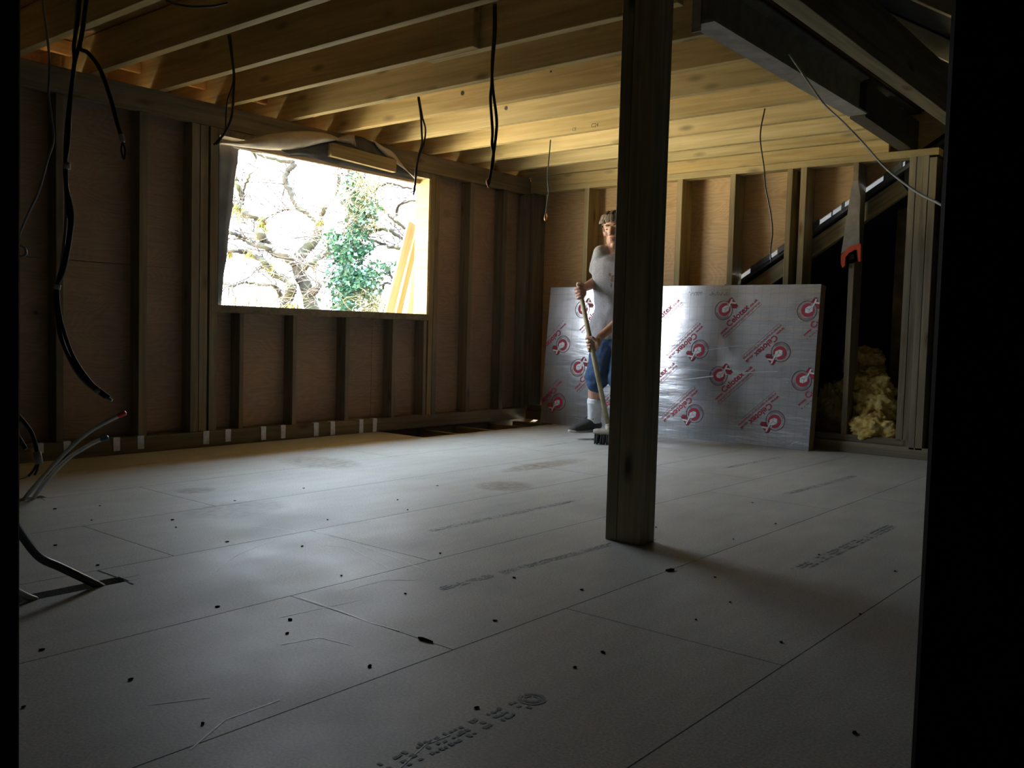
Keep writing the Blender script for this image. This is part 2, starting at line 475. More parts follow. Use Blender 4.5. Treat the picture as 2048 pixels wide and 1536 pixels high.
CUTS = [([(195, 1141), (215, 1148), (236, 1156)], 0.006), ([(240, 1157), (260, 1154), (278, 1150)], 0.0025), ([(253, 1162), (268, 1160), (282, 1157)], 0.002),
        ([(248, 1160), (257, 1165), (267, 1169)], 0.005), ([(70, 990), (80, 996), (90, 1001)], 0.003), ([(1213, 1089), (1222, 1086)], .003), ([(1300, 1084), (1312, 1079)], .003)]
build_floor()

# floor structure seen through the hole: dark slab below and timber joists
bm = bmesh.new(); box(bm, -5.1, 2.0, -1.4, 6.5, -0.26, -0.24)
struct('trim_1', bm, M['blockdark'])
for i, y in enumerate((4.62, 5.02, 5.42, 5.82, 6.15)):
    o = timber('floor_joist', (-5.0, y, -0.125), (-3.9, y, -0.125), 0.05, 0.2, M['studwarm'])
    tag(o, ['floor joist at the near end of the gap in the chipboard', 'second floor joist bared by the missing chipboard, from the near end',
            'middle floor joist bared by the missing chipboard at the wall', 'fourth floor joist bared by the missing chipboard, near the foil board',
            'floor joist at the far corner end of the chipboard gap'][i], 'joist', 'floor joists in the gap by the window wall')

# ---------------------------------------------------------------- window wall
WY0, WY1, WZ0, WZ1 = 3.165, 4.99, 0.867, 1.86
bm = bmesh.new()
t = 0.012
seam_z = onx(200, 525, XP).z; seam_y = onx(743, 720, XP).y
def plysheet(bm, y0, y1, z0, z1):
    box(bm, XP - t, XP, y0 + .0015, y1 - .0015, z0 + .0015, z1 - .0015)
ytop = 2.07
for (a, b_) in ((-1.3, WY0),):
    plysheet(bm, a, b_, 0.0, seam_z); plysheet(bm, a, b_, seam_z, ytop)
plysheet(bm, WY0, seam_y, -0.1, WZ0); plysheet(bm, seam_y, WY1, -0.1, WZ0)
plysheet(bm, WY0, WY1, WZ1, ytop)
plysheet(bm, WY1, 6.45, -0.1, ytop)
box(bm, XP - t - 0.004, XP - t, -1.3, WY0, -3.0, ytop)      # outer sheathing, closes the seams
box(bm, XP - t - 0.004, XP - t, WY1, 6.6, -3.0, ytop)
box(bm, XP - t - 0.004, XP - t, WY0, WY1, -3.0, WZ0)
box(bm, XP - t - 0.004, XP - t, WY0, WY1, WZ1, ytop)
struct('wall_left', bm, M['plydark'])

def label_ord(i, names): return names[i]
# top plate and sole plate
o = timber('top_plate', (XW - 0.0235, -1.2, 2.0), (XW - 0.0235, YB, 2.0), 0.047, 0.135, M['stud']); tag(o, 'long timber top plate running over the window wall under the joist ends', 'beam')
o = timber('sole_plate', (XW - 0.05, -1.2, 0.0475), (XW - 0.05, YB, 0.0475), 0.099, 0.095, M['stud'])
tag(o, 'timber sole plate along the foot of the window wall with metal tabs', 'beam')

def wst(px0, px1, row, z0, z1, label, mat='stud'):
    y0 = onx(px0, row, XW).y; y1 = onx(px1, row, XW).y
    o = stud('wall_stud', XP + 0.001, XW, y0, y1, z0, z1, M[mat])
    return tag(o, label, 'stud', 'upright studs of the window wall')
zt = 1.93
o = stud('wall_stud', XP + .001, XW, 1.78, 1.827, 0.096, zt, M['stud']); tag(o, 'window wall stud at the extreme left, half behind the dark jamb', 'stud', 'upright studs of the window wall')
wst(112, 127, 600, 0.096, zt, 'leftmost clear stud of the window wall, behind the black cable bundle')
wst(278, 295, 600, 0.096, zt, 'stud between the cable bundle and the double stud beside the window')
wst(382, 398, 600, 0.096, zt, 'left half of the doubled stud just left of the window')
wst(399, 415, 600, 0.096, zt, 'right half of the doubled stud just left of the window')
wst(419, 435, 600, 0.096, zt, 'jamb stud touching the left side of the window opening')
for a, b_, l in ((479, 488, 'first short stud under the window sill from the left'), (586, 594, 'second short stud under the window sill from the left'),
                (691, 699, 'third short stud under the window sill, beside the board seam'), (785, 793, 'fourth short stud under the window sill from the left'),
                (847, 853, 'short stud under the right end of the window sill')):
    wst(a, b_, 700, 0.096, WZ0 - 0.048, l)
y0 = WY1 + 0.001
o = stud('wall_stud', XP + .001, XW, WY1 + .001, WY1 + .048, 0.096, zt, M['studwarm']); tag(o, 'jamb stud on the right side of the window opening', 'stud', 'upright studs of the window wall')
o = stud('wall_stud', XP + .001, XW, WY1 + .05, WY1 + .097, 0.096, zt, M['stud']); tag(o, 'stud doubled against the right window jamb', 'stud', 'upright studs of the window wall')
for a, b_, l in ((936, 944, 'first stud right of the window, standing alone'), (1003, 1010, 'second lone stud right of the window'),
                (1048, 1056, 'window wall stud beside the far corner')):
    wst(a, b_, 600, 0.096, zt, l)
# sill, header and reveal of the opening
bm = bmesh.new()
box(bm, XP - 0.03, XW + 0.002, WY0 - 0.045, WY1 + 0.0, WZ0 - 0.047, WZ0); bevel(bm, 0.002)
box(bm, XP - 0.03, XW, WY0, WY1, WZ1 + 0.03, 1.93)
struct('window_1', bm, M['stud'])
bm = bmesh.new()
box(bm, XP - 0.045, XW - 0.001, WY1 - 0.022, WY1, WZ0, WZ1 + 0.03)
struct('trim_2', bm, M['fresh'])
bm = bmesh.new()
box(bm, XP - 0.045, XW - 0.001, WY0, WY0 + 0.004, WZ0, WZ1 + 0.03)
struct('trim_3', bm, M['felt'])

# metal tabs on the sole plate
tabs = [(80, 896), (134, 893), (233, 892), (281, 888), (412, 879), (456, 874), (527, 871), (566, 868), (632, 864), (665, 862), (722, 860), (749, 858)]
for i, (px, py) in enumerate(tabs):
    P = onx(px, py, XW)
    bm = bmesh.new()
    box(bm, XW + 0.0005, XW + 0.003, P.y - 0.019, P.y + 0.019, P.z - 0.028, 0.0965)
    box(bm, XW - 0.03, XW + 0.003, P.y - 0.019, P.y + 0.019, 0.0955, 0.098)
    for v in bm.verts:
        v.co.y += rnd.uniform(-.002, .002); v.co.x += rnd.uniform(0, .002) if v.co.z < .09 else 0
    o = obj('metal_tab', bm, M['galv'])
    ords = ['first', 'second', 'third', 'fourth', 'fifth', 'sixth', 'seventh', 'eighth', 'ninth', 'tenth', 'eleventh', 'twelfth']
    tag(o, '%s bent metal tab from the left along the sole plate of the window wall' % ords[i], 'metal tab', 'metal tabs on the sole plate')

# ---------------------------------------------------------------- eaves outside the wall (boards over the joist ends)
XE = -5.55
bm = bmesh.new(); box(bm, XE, XE + 0.018, -1.2, 6.7, 2.04, 2.275)
box(bm, XE, XP - 0.055, -1.2, 6.7, 2.03, 2.039)
box(bm, XE + 0.02, XP, 6.66, 6.69, 2.041, 2.273)
struct('trim_4', bm, M['ply'])
bm = bmesh.new(); box(bm, XE, -1.80, -1.25, 6.7, 2.275, 2.293)
struct('ceiling', bm, M['ply'])
bm = bmesh.new(); box(bm, XE, -1.80, -1.25, 6.7, 2.295, 2.33)
struct('trim_5', bm, M['felt'])

# ---------------------------------------------------------------- ceiling joists
jy = [(-0.40, ''), (0.0, ''), (0.42, ''), (0.82, ''), (1.22, ''), (1.62, ''), (2.02, ''), (2.425, ''), (2.82, ''), (3.24, 'lap'), (3.69, ''), (4.11, ''), (4.54, ''), (4.98, ''), (5.41, ''), (5.84, ''), (6.17, '')]
jlabels = {1.62: 'ceiling joist crossing the top left corner above the cables', 2.02: 'ceiling joist reaching the top plate at the far left of the photo',
 2.425: 'second ceiling joist from the left edge along the top plate', 2.82: 'third ceiling joist from the left edge along the top plate, above the short hanging cable',
 3.24: 'ceiling joist that ends in an overlap halfway along, above the window left corner', 3.69: 'ceiling joist above the left half of the window, with a small nail in it',
 4.11: 'ceiling joist meeting the wall over the folded membrane, dark drilled hole in it', 4.54: 'ceiling joist meeting the wall over the timber offcut',
 4.98: 'brightly lit ceiling joist above the right window jamb, stamped with grade marks', 5.41: 'fourth ceiling joist counted from the back wall',
 5.84: 'second last ceiling joist before the back wall', 6.17: 'last ceiling joist, lying against the back wall plate'}
XB = -1.90
for y, k in jy:
    jx0 = XE + 0.03
    x1 = XB + 0.04 if y > 3.3 else -1.55
    if k == 'lap':
        L = ony(953, 104, y - 0.02).x
        o = timber('ceiling_joist', (jx0, y - 0.0235, ZJ + 0.1), (L, y - 0.0235, ZJ + 0.1), 0.047, 0.2, M['joist'])
        tag(o, jlabels[y], 'joist', 'ceiling joists')
        o = timber('ceiling_joist', (L - 0.35, y + 0.026, ZJ + 0.1), (XB + 0.04, y + 0.026, ZJ + 0.1), 0.047, 0.2, M['joist'])
        tag(o, 'ceiling joist lapped onto the joist that stops halfway, running to the post', 'joist', 'ceiling joists')
        continue
    o = timber('ceiling_joist', (jx0, y - 0.0235, ZJ + 0.1), (x1, y - 0.0235, ZJ + 0.1), 0.047, 0.2, M['joist'])
    tag(o, jlabels.get(y, 'ceiling joist in the dark above the viewpoint'), 'joist', 'ceiling joists')
for (px, py, txt, sz) in ((1144, 262, 'CE', 0.030), (1182, 255, 'C24', 0.034)):
    for jo in [o for o in bpy.data.objects if o.name.startswith('ceiling_joist')]:
        yf_ = jo.matrix_world.translation.y - 0.0235; P = ony(px, py, yf_ - .0008) if yf_ > 1 else None
        if P is None or not (ZJ + .01 < P.z < ZJ + .17): continue
        vs, fs = text_mesh(txt, sz); bm = bmesh.new()
        add_flat(bm, vs, fs, lambda v: (P.x + v.x, P.y, P.z + v.y), 0)
        o = obj('grade_stamp', bm, M['cut'], jo); o.matrix_parent_inverse = jo.matrix_world.inverted(); break
for (px, py, r_) in ((925, 186, .014), (1012, 216, .013), (1102, 143, .007)):
    for jo in [o for o in bpy.data.objects if o.name.startswith('ceiling_joist')]:
        yf_ = jo.matrix_world.translation.y - 0.0235
        if yf_ < 1: continue
        P = ony(px, py, yf_ - .0008)
        if not (ZJ + .015 < P.z < ZJ + .19): continue
        bm = bmesh.new(); bm.faces.new([bm.verts.new(P + Vector((r_ * math.cos(k * PI / 8), 0, r_ * math.sin(k * PI / 8)))) for k in range(16)])
        o = obj('drilled_hole', bm, M['cut'], jo); o.matrix_parent_inverse = jo.matrix_world.inverted(); break
# blocking over the plate between joists
yy = [v[0] for v in jy]
for i in range(5, 11):
    a, b_ = yy[i] + 0.004, yy[i + 1] - 0.051
    if i == 9: a += 0.052
    o = timber('blocking', (XP - 0.10, a, ZJ + 0.16), (XP - 0.10, b_, ZJ + 0.16), 0.03, 0.075, M['fresh'])
    tag(o, ['short pale blocking piece over the plate, far left bay', 'pale blocking piece over the plate in the second bay from the left',
            'pale blocking piece over the plate in the third bay from the left', 'pale blocking piece over the plate above the window left corner',
            'pale blocking piece in the bay above the folded membrane', 'pale blocking piece in the bay over the timber offcut'][i - 5], 'blocking', 'blocking pieces between the joist ends')

# ---------------------------------------------------------------- back wall
xr = lambda px, row: ony(px, row, YB).x
ztp = ony(1430, 352, YB).z                     # underside of the back plate
DL = ony(1475, 560, YP); DR = ony(1806, 330, YP)
ds = (DR.z - DL.z) / (DR.x - DL.x)
xk = lambda x: DL.z + ds * (x - DL.x)
bm = bmesh.new()
x_left = XP
pts = [(x_left, YP, xk(x_left) + .022), (-1.60, YP, xk(-1.60) + .022), (-1.60, YP, 2.27), (x_left, YP, 2.27)]
prism(bm, pts, (0, 0.012, 0))
struct('wall_back', bm, M['ply'])
o = timber('back_plate', (XW, YB + 0.05, ztp + 0.0235), (-1.64, YB + 0.05, ztp + 0.0235), 0.1, 0.047, M['joist']); tag(o, 'timber head plate of the back wall under the last joist', 'beam')
zj = ztp + 0.047
o = timber('back_header', (XW, YB + 0.025, (zj + 2.272) / 2), (-1.95, YB + 0.025, (zj + 2.272) / 2), 0.047, 2.272 - zj - .002, M['joist']); tag(o, 'header board standing on the back wall head plate behind the last joist', 'beam')
def bst(a, b_, row, z0, label, z1=None, y0=YB, y1=YP - .001, mat='studwarm'):
    o = stud('wall_stud', xr(a, row), xr(b_, row), y0, y1, z0, z1 or ztp, M[mat])
    return tag(o, label, 'stud', 'upright studs of the back wall')
SP = 0.12
o = stud('wall_stud', XW + .001, XW + .048, YB, YP - .001, SP, ztp, M['stud']); tag(o, 'back wall stud in the dark left corner', 'stud', 'upright studs of the back wall')
bst(1169, 1178, 395, SP, 'back wall stud left of the sweeping man')
bst(1262, 1272, 385, SP, 'back wall stud hidden behind the big post')
bst(1354, 1365, 380, SP, 'back wall stud just right of the big post')
bst(1460, 1471, 375, SP, 'back wall stud with a green marked edge, above the foil board')
bst(1574, 1585, 365, SP, 'left stud of the close pair above the foil board right end')
bst(1601, 1613, 362, SP, 'right stud of the close pair above the foil board right end')
bst(1706, 1717, 355, SP, 'back wall stud with the handsaw hanging on it', mat='stud')  # darker stud timber: dim light at this end put into the colour
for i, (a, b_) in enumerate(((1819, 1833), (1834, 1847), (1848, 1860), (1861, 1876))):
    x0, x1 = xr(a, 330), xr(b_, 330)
    o = stud('wall_stud', x0, x1, YB - 0.02 * (i > 1), YP, 0.06 + (0.047 if i < 1 else 0), ztp + 0.03 - 0.015 * i, M['stud'])  # same darker timber, carrying the shade over the packed studs
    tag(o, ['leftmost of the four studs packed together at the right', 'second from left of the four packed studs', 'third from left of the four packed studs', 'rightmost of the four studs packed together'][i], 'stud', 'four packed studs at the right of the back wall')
XR = ony(1877, 600, YB).x
o = timber('sole_plate', (-4.9, YB + 0.03, 0.0375), (-1.3, YB + 0.03, 0.0375), 0.1, 0.075, M['stud']); tag(o, 'lower timber of the back wall sill, on the chipboard', 'beam', 'sill timbers of the back wall')
o = timber('sole_plate', (-4.9, YB + 0.05, 0.0985), (xr(1812, 880), YB + 0.05, 0.0985), 0.1, 0.045, M['stud']); tag(o, 'upper timber of the back wall sill, under the insulation', 'beam', 'sill timbers of the back wall')
# opening right of the packed studs
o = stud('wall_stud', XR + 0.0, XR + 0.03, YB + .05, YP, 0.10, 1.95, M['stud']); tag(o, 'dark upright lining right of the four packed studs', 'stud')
bm = bmesh.new(); box(bm, XR + 0.03, XR + 0.6, YB + 0.02, YB + 0.09, 0.0755, 0.125); bevel(bm, .002)
o = obj('threshold', bm, M['stud']); tag(o, 'pale threshold timber right of the packed studs', 'threshold')

# ---- old roof seen behind the back wall
sl = Vector((1, 0, ds)).normalized()
def oldroof(y0, y1, thick, off, mat, name, x0=-5.0, x1=-1.3):
    bm = bmesh.new()
    pts = [(x0, y0, xk(x0) + off), (x1, y0, xk(x1) + off), (x1, y0, xk(x1) + off - thick), (x0, y0, xk(x0) + off - thick)]
    prism(bm, pts, (0, y1 - y0, 0)); return obj(name, bm, mat)
o = oldroof(YP + 0.0, 8.2, 0.03, -0.012, M['felt'], 'ceiling'); o['kind'] = 'structure'
o = timber('old_rafter', (-4.6, YP + 0.05, xk(-4.6) - 0.135), (-1.9, YP + 0.05, xk(-1.9) - 0.135), 0.05, 0.11, M['old']); tag(o, 'sloping old rafter below the strip of daylight in the back wall', 'rafter')
# dark felt and tile ends that nearly close the slit between board and old roof
def slit(pa, pb, name='felt_strip'):
    A, B = ony(pa[0], pa[1], YP), ony(pb[0], pb[1], YP)
    bm = bmesh.new()
    n = max(2, int((B.x - A.x) / 0.06)); pts = []
    top = [(A.x + (B.x - A.x) * i / n, YP - 0.012, xk(A.x + (B.x - A.x) * i / n) + 0.027) for i in range(n + 1)]
    bot = [(A.x + (B.x - A.x) * i / n, YP - 0.012, xk(A.x + (B.x - A.x) * i / n) - 0.02) for i in reversed(range(n + 1))]
    prism(bm, top + bot, (0, 0.011, 0)); return obj(name, bm, M['felt'])
gaps = [(1480, 560, 1502, 543), (1540, 517, 1556, 508), (1588, 482, 1594, 478), (1615, 460, 1624, 455), (1640, 442, 1664, 427), (1666, 424, 1684, 412), (1690, 408, 1700, 401), (1722, 388, 1768, 357)]
prev = (1165, 774)
gl = ['lowest', 'second lowest', 'third', 'fourth', 'fifth', 'sixth', 'seventh', 'eighth', 'topmost']
for i, (a, b_, c, d) in enumerate(gaps + [(1806, 330, 0, 0)]):
    o = slit(prev, (a, b_)); tag(o, '%s strip of dark roofing felt along the slanting daylight slit' % gl[i], 'roofing felt', 'felt strips along the daylight slit')
    prev = (c, d)
# the void behind
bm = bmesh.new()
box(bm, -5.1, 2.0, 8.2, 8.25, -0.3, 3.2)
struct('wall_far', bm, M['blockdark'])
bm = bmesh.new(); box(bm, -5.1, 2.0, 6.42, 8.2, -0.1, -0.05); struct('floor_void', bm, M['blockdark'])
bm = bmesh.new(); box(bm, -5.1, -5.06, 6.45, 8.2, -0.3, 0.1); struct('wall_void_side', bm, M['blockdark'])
bm = bmesh.new()                                                          # tall brown insulation slab edge leaning in the void
a0 = ony(1772, 860, 6.75); a1 = ony(1822, 860, 6.75); b0 = ony(1795, 420, 6.75); b1 = ony(1830, 400, 6.75)
prism(bm, [(a0.x, 6.75, 0.0), (a1.x + .2, 6.75, 0.0), (b1.x + .2, 6.75, b1.z), (b0.x, 6.75, b0.z)], (0, 0.1, 0))
o = obj('insulation_slab', bm, simple('brown_mineral_slab', (0.20, 0.13, 0.06), 0.95, var=0.4, scale=9, bump=0.5)); tag(o, 'brown fibrous slab standing in the dark behind the packed studs', 'insulation')

# ---------------------------------------------------------------- steel beam, ridge, right-hand roof
ye = 3.45
bm = bmesh.new()
prof = [(-0.055, 0), (0.055, 0), (0.055, 0.009), (0.006, 0.016), (0.006, 0.19), (0.055, 0.197), (0.055, 0.206), (-0.055, 0.206), (-0.055, 0.197), (-0.006, 0.19), (-0.006, 0.016), (-0.055, 0.009)]
zb = 2.045
yf = onz(1702, 232, zb).y
prism(bm, [(-1.86 + a, ye, zb + b_) for a, b_ in prof], (0, yf - ye, 0))
box(bm, -1.905, -1.865, ye - 0.008, ye, zb - 0.03, zb + 0.19)
o = obj('steel_beam', bm, M['steel']); tag(o, 'grey steel beam carrying the right ends of the ceiling joists', 'steel beam')
o = timber('trimmer_beam', (-1.86, yf + 0.002, 2.13), (-1.86, YP + 0.05, 2.10), 0.09, 0.2, M['blockdark']); tag(o, 'dark timber continuing the line of the steel beam to the back wall', 'beam')
o = timber('trimmer_beam', (-1.50, -0.8, 2.15), (-1.50, ye - .02, 2.15), 0.05, 0.2, M['dark']); tag(o, 'dark trimmer in the gloom above and right of the big post', 'beam')
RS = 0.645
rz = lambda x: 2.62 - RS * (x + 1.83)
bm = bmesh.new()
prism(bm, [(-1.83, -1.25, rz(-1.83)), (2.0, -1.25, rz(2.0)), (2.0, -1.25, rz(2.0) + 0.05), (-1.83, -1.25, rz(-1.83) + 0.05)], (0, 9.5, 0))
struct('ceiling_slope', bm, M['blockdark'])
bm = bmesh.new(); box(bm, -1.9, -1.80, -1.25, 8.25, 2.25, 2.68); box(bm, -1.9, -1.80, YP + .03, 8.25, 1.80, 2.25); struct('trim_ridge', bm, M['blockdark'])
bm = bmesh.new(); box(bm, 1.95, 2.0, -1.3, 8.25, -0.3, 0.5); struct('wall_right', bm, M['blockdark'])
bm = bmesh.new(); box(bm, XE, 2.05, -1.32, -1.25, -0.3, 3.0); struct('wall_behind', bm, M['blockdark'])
bm = bmesh.new(); prism(bm, [(-5.1, 8.2, 0.0), (-1.83, 8.2, 0.0), (-1.83, 8.2, 0.01)], (0, .01, 0)); bm.free()
# rafters of the old roof falling to the right
rl = ['nearest old rafter, high in the dark above the viewpoint', 'old rafter crossing the very top right corner beside the dark jamb', 'second old rafter down from the top right corner', 'old rafter furthest back, in the dark by the back wall']
for i, (px, py, y) in enumerate(((0, 0, 2.2), (0, 0, 3.54), (0, 0, 4.92), (0, 0, 6.15))):
    o = timber('old_rafter', (-1.78, y, rz(-1.78) - 0.065), (1.6, y, rz(1.6) - 0.065), 0.05, 0.09, M['oldlit'], up=Vector((0, 0, 1)))
    tag(o, rl[i], 'rafter', 'old rafters falling to the right')
for i, (x, z) in enumerate(((-1.80, 2.275), (-1.76, 2.33), (-1.72, 2.40))):
    o = timber('roof_batten', (x, 3.4, z), (x, 6.6, z), 0.03, 0.022, M['tile'])
    tag(o, ['reddish brown batten just above the steel beam', 'middle reddish brown batten above the steel beam', 'uppermost reddish brown batten above the steel beam'][i], 'batten', 'reddish battens above the steel beam')
o = timber('purlin', (-1.285, 0.6, 1.985), (-1.285, 6.30, 1.985), 0.075, 0.22, M['old']); tag(o, 'heavy old purlin running back under the sloping roof, pale underside', 'purlin')

# ---------------------------------------------------------------- post
pc = thing('timber_post', 'tall dark timber post standing alone in the middle of the floor', 'post', (-1.744, 2.835, 0))
zp = ZJ + 0.22
stud('post_member', -1.820, -1.771, 2.786, 2.883, 0.0, zp, M['post'], pc)
stud('post_member', -1.769, -1.669, 2.784, 2.832, 0.0, zp, M['post'], pc)
stud('post_member', -1.769, -1.671, 2.834, 2.885, 0.0, zp, M['post'], pc)

# ---------------------------------------------------------------- dark partition the view looks through
o = timber('door_jamb', (-1.02, 0.36, 0.0), (-0.995, 0.36, 2.068), 0.07, 0.08, M['dark'], up=Vector((0, 1, 0)))
o.name = 'dark_jamb'; tag(o, 'black out of focus jamb at the left edge of the photo', 'door jamb')
bm = bmesh.new(); box(bm, -4.9, -1.05, 0.33, 0.39, 0, 2.06); struct('wall_partition_left', bm, M['dark'])
o = stud('dark_jamb', -0.098, -0.052, 0.375, 0.425, 0, 2.06, M['dark']); tag(o, 'black out of focus jamb down the right edge of the photo', 'door jamb')
bm = bmesh.new(); box(bm, -0.052, 1.4, 0.38, 0.42, 0, 1.5); struct('wall_partition_right', bm, M['dark'])

# ---------------------------------------------------------------- outside: ground and an unseen pale slab, added to bounce sunlight up to the joists
bm = bmesh.new(); box(bm, -90, 8, -60, 70, -3.3, -3.0); struct('ground_outside', bm, M['ground'])
bm = bmesh.new(); box(bm, -16.5, -7.2, -8.5, 2.4, -2.98, -0.8); bevel(bm, .02)
o = obj('bounce_slab', bm, simple('bounce_slab_pale', (0.86, 0.78, 0.58), 0.9)); o['kind'] = 'structure'

def bark():
    m, nt, b = newmat('oak_bark')
    g = nt.nodes.new('ShaderNodeNewGeometry')
    n = nt.nodes.new('ShaderNodeTexNoise'); n.inputs['Scale'].default_value = 3.0; n.inputs['Detail'].default_value = 6
    nt.links.new(g.outputs['Position'], n.inputs['Vector'])
    n2 = nt.nodes.new('ShaderNodeTexNoise'); n2.inputs['Scale'].default_value = 22; n2.inputs['Detail'].default_value = 4
    nt.links.new(g.outputs['Position'], n2.inputs['Vector'])
    c = ramp(nt, n2.outputs['Fac'], [(0.3, (0.022, 0.019, 0.015)), (0.7, (0.046, 0.040, 0.031))])
    c = mixrgb(nt, 'MIX', ramp(nt, n.outputs['Fac'], [(0.45, (0, 0, 0)), (0.6, (0.75, 0.75, 0.75))]), c, (0.034, 0.041, 0.014, 1))
    nt.links.new(c, b.inputs['Base Color']); b.inputs['Roughness'].default_value = 0.95
    return m
M['bark'] = bark()
M['twig'] = simple('twig_bark', (0.04, 0.030, 0.028), 0.95)
M['ivy'] = simple('ivy_leaf', (0.017, 0.066, 0.034), 0.45, var=0.6, scale=9)
M['straw'] = simple('dry_creeper', (0.13, 0.12, 0.055), 0.9)
TD = 13.0
def branch_pts(pl, depth, wob=0.0, n=6, ph=0.0):
    q = spline(pl, n); P = []; R = []
    for i, (x, y, w) in enumerate(q):
        dd = depth + wob * math.sin(i * 0.35 + ph)
        P.append(at(x, y, dd) + Vector((rnd.uniform(-1, 1), rnd.uniform(-1, 1), rnd.uniform(-1, 1))) * 0.011); R.append(max(w * 1.12 + .3, 1.2) * dd / FPX)
    return P, R
def twigs(bm, starts, n, depth, L=1.4, r0=0.011, mi=0, up=0.15, r=random.Random(3)):
    for _ in range(n):
        P0, i = r.choice(starts); p = P0.copy()
        d = Vector((r.uniform(-1.1, -.1), r.uniform(-1, .7), r.uniform(-.7, 1))).normalized()
        pts = [p.copy()]; k = r.randint(5, 10)
        for j in range(k):
            d = (d + Vector((r.uniform(-.5, .3), r.uniform(-.55, .55), r.uniform(-.5, .5) + up * .3))).normalized()
            p = p + d * L / k; pts.append(p.copy())
            if j > 1 and r.random() < .55:
                q = p.copy(); e = (d + Vector((r.uniform(-1, 1), r.uniform(-1, 1), r.uniform(-.8, 1)))).normalized(); sub = [q.copy()]
                for _k in range(4):
                    e = (e + Vector((r.uniform(-.5, .5), r.uniform(-.5, .5), r.uniform(-.5, .5)))).normalized(); q = q + e * L * .11; sub.append(q.copy())
                tube(bm, sub, [r0 * .5 * (1 - .15 * a) for a in range(len(sub))], 3, mi, False)
        tube(bm, pts, [r0 * (1 - .7 * a / k) for a in range(len(pts))], 3, mi, False)
LIMBS = [
 [(632, 700, 18), (628, 640, 14), (613, 578, 11.5), (601, 554, 11), (595, 523, 11), (608, 502, 9), (628, 482, 8.5), (639, 461, 8), (636, 442, 8), (622, 430, 6), (610, 421, 5.5), (592, 409, 5), (580, 383, 5), (571, 362, 4.6), (574, 344, 4.8), (585, 332, 5), (585, 322, 5), (562, 320, 4), (526, 311, 3), (500, 300, 2.5), (470, 280, 2)],
 [(636, 442, 6), (648, 422, 4), (655, 407, 4), (669, 391, 3), (678, 367, 3), (672, 340, 2.5), (650, 320, 2)],
 [(595, 530, 9), (572, 512, 8.5), (547, 503, 8), (529, 482, 8), (522, 468, 7), (524, 452, 5), (526, 441, 4.5), (499, 430, 4.5), (478, 418, 4), (462, 408, 4), (440, 395, 3)],
 [(540, 497, 6), (509, 488, 5), (488, 478, 4), (467, 467, 3), (450, 465, 2.5), (430, 460, 2)],
 [(560, 690, 10), (566, 620, 8), (580, 590, 9), (582, 564, 8), (554, 551, 6), (539, 537, 6.5), (524, 520, 5), (499, 507, 4.5), (483, 503, 4), (458, 501, 3), (430, 505, 2)],
 [(568, 612, 6), (559, 586, 4), (546, 570, 3), (524, 570, 2.5), (492, 565, 2), (467, 572, 2), (453, 567, 2), (430, 569, 2)],
 [(598, 545, 8), (608, 533, 6), (628, 521, 5), (646, 510, 5), (663, 504, 5), (690, 500, 4)],
 [(620, 590, 8), (634, 574, 7), (640, 566, 5)],
 [(526, 441, 3), (545, 428, 1.6), (570, 420, 1.5), (590, 418, 1.4)],
 [(478, 418, 2.5), (486, 395, 2), (478, 370, 1.8), (470, 345, 1.6)],
 [(505, 302, 2.5), (516, 330, 2), (500, 350, 1.8), (490, 375, 1.6), (486, 400, 1.4)],
 [(450, 330, 4), (470, 360, 4), (480, 385, 3.5), (485, 410, 3)],
 [(672, 340, 2), (700, 330, 2), (740, 345, 2), (770, 350, 1.6)],
]
tree = thing('oak_tree', 'gnarled bare oak with mossy limbs seen through the window opening', 'tree', at(632, 700, TD))
bm = bmesh.new(); starts = []
for i, L_ in enumerate(LIMBS):
    P, R = branch_pts(L_, TD, 0.25 if i else 0.0, 6, i * 1.3)
    if i in (0, 4):                      # run the trunks down to the ground
        g0 = P[0].copy(); P.insert(0, Vector((g0.x, g0.y, -3.0))); R.insert(0, R[0] * 1.4)
    tube(bm, P, R, 9, 0); starts += [(p, i) for p in P[4:]]
def child(name, bm, mats, parent, smooth=False):
    o = obj(name, bm, mats, parent, smooth); o.matrix_parent_inverse = parent.matrix_world.inverted(); return o
child('trunk', bm, M['bark'], tree, True)
bm = bmesh.new(); twigs(bm, starts, 130, TD, 1.2, 0.0095)
o = child('twigs', bm, M['twig'], tree); o['kind'] = 'stuff'
bm = bmesh.new(); r5 = random.Random(5)
for (x, y, s_) in ((522, 440, 9), (527, 455, 7), (628, 526, 7), (500, 505, 7), (540, 530, 9), (585, 610, 9), (460, 500, 6), (520, 465, 8), (640, 440, 7), (490, 425, 9), (475, 415, 8)):
    for _ in range(26):
        p = at(x + r5.gauss(0, s_ * .5), y + r5.gauss(0, s_ * .5), TD - .15)
        tube(bm, [p, p + Vector((r5.uniform(-.05, .05), r5.uniform(-.09, .09), -r5.uniform(.03, .16)))], [.009, .004], 3, 0, False)
o = child('moss', bm, simple('yellow_moss', (0.19, 0.165, 0.025), 0.9), tree); o['kind'] = 'stuff'

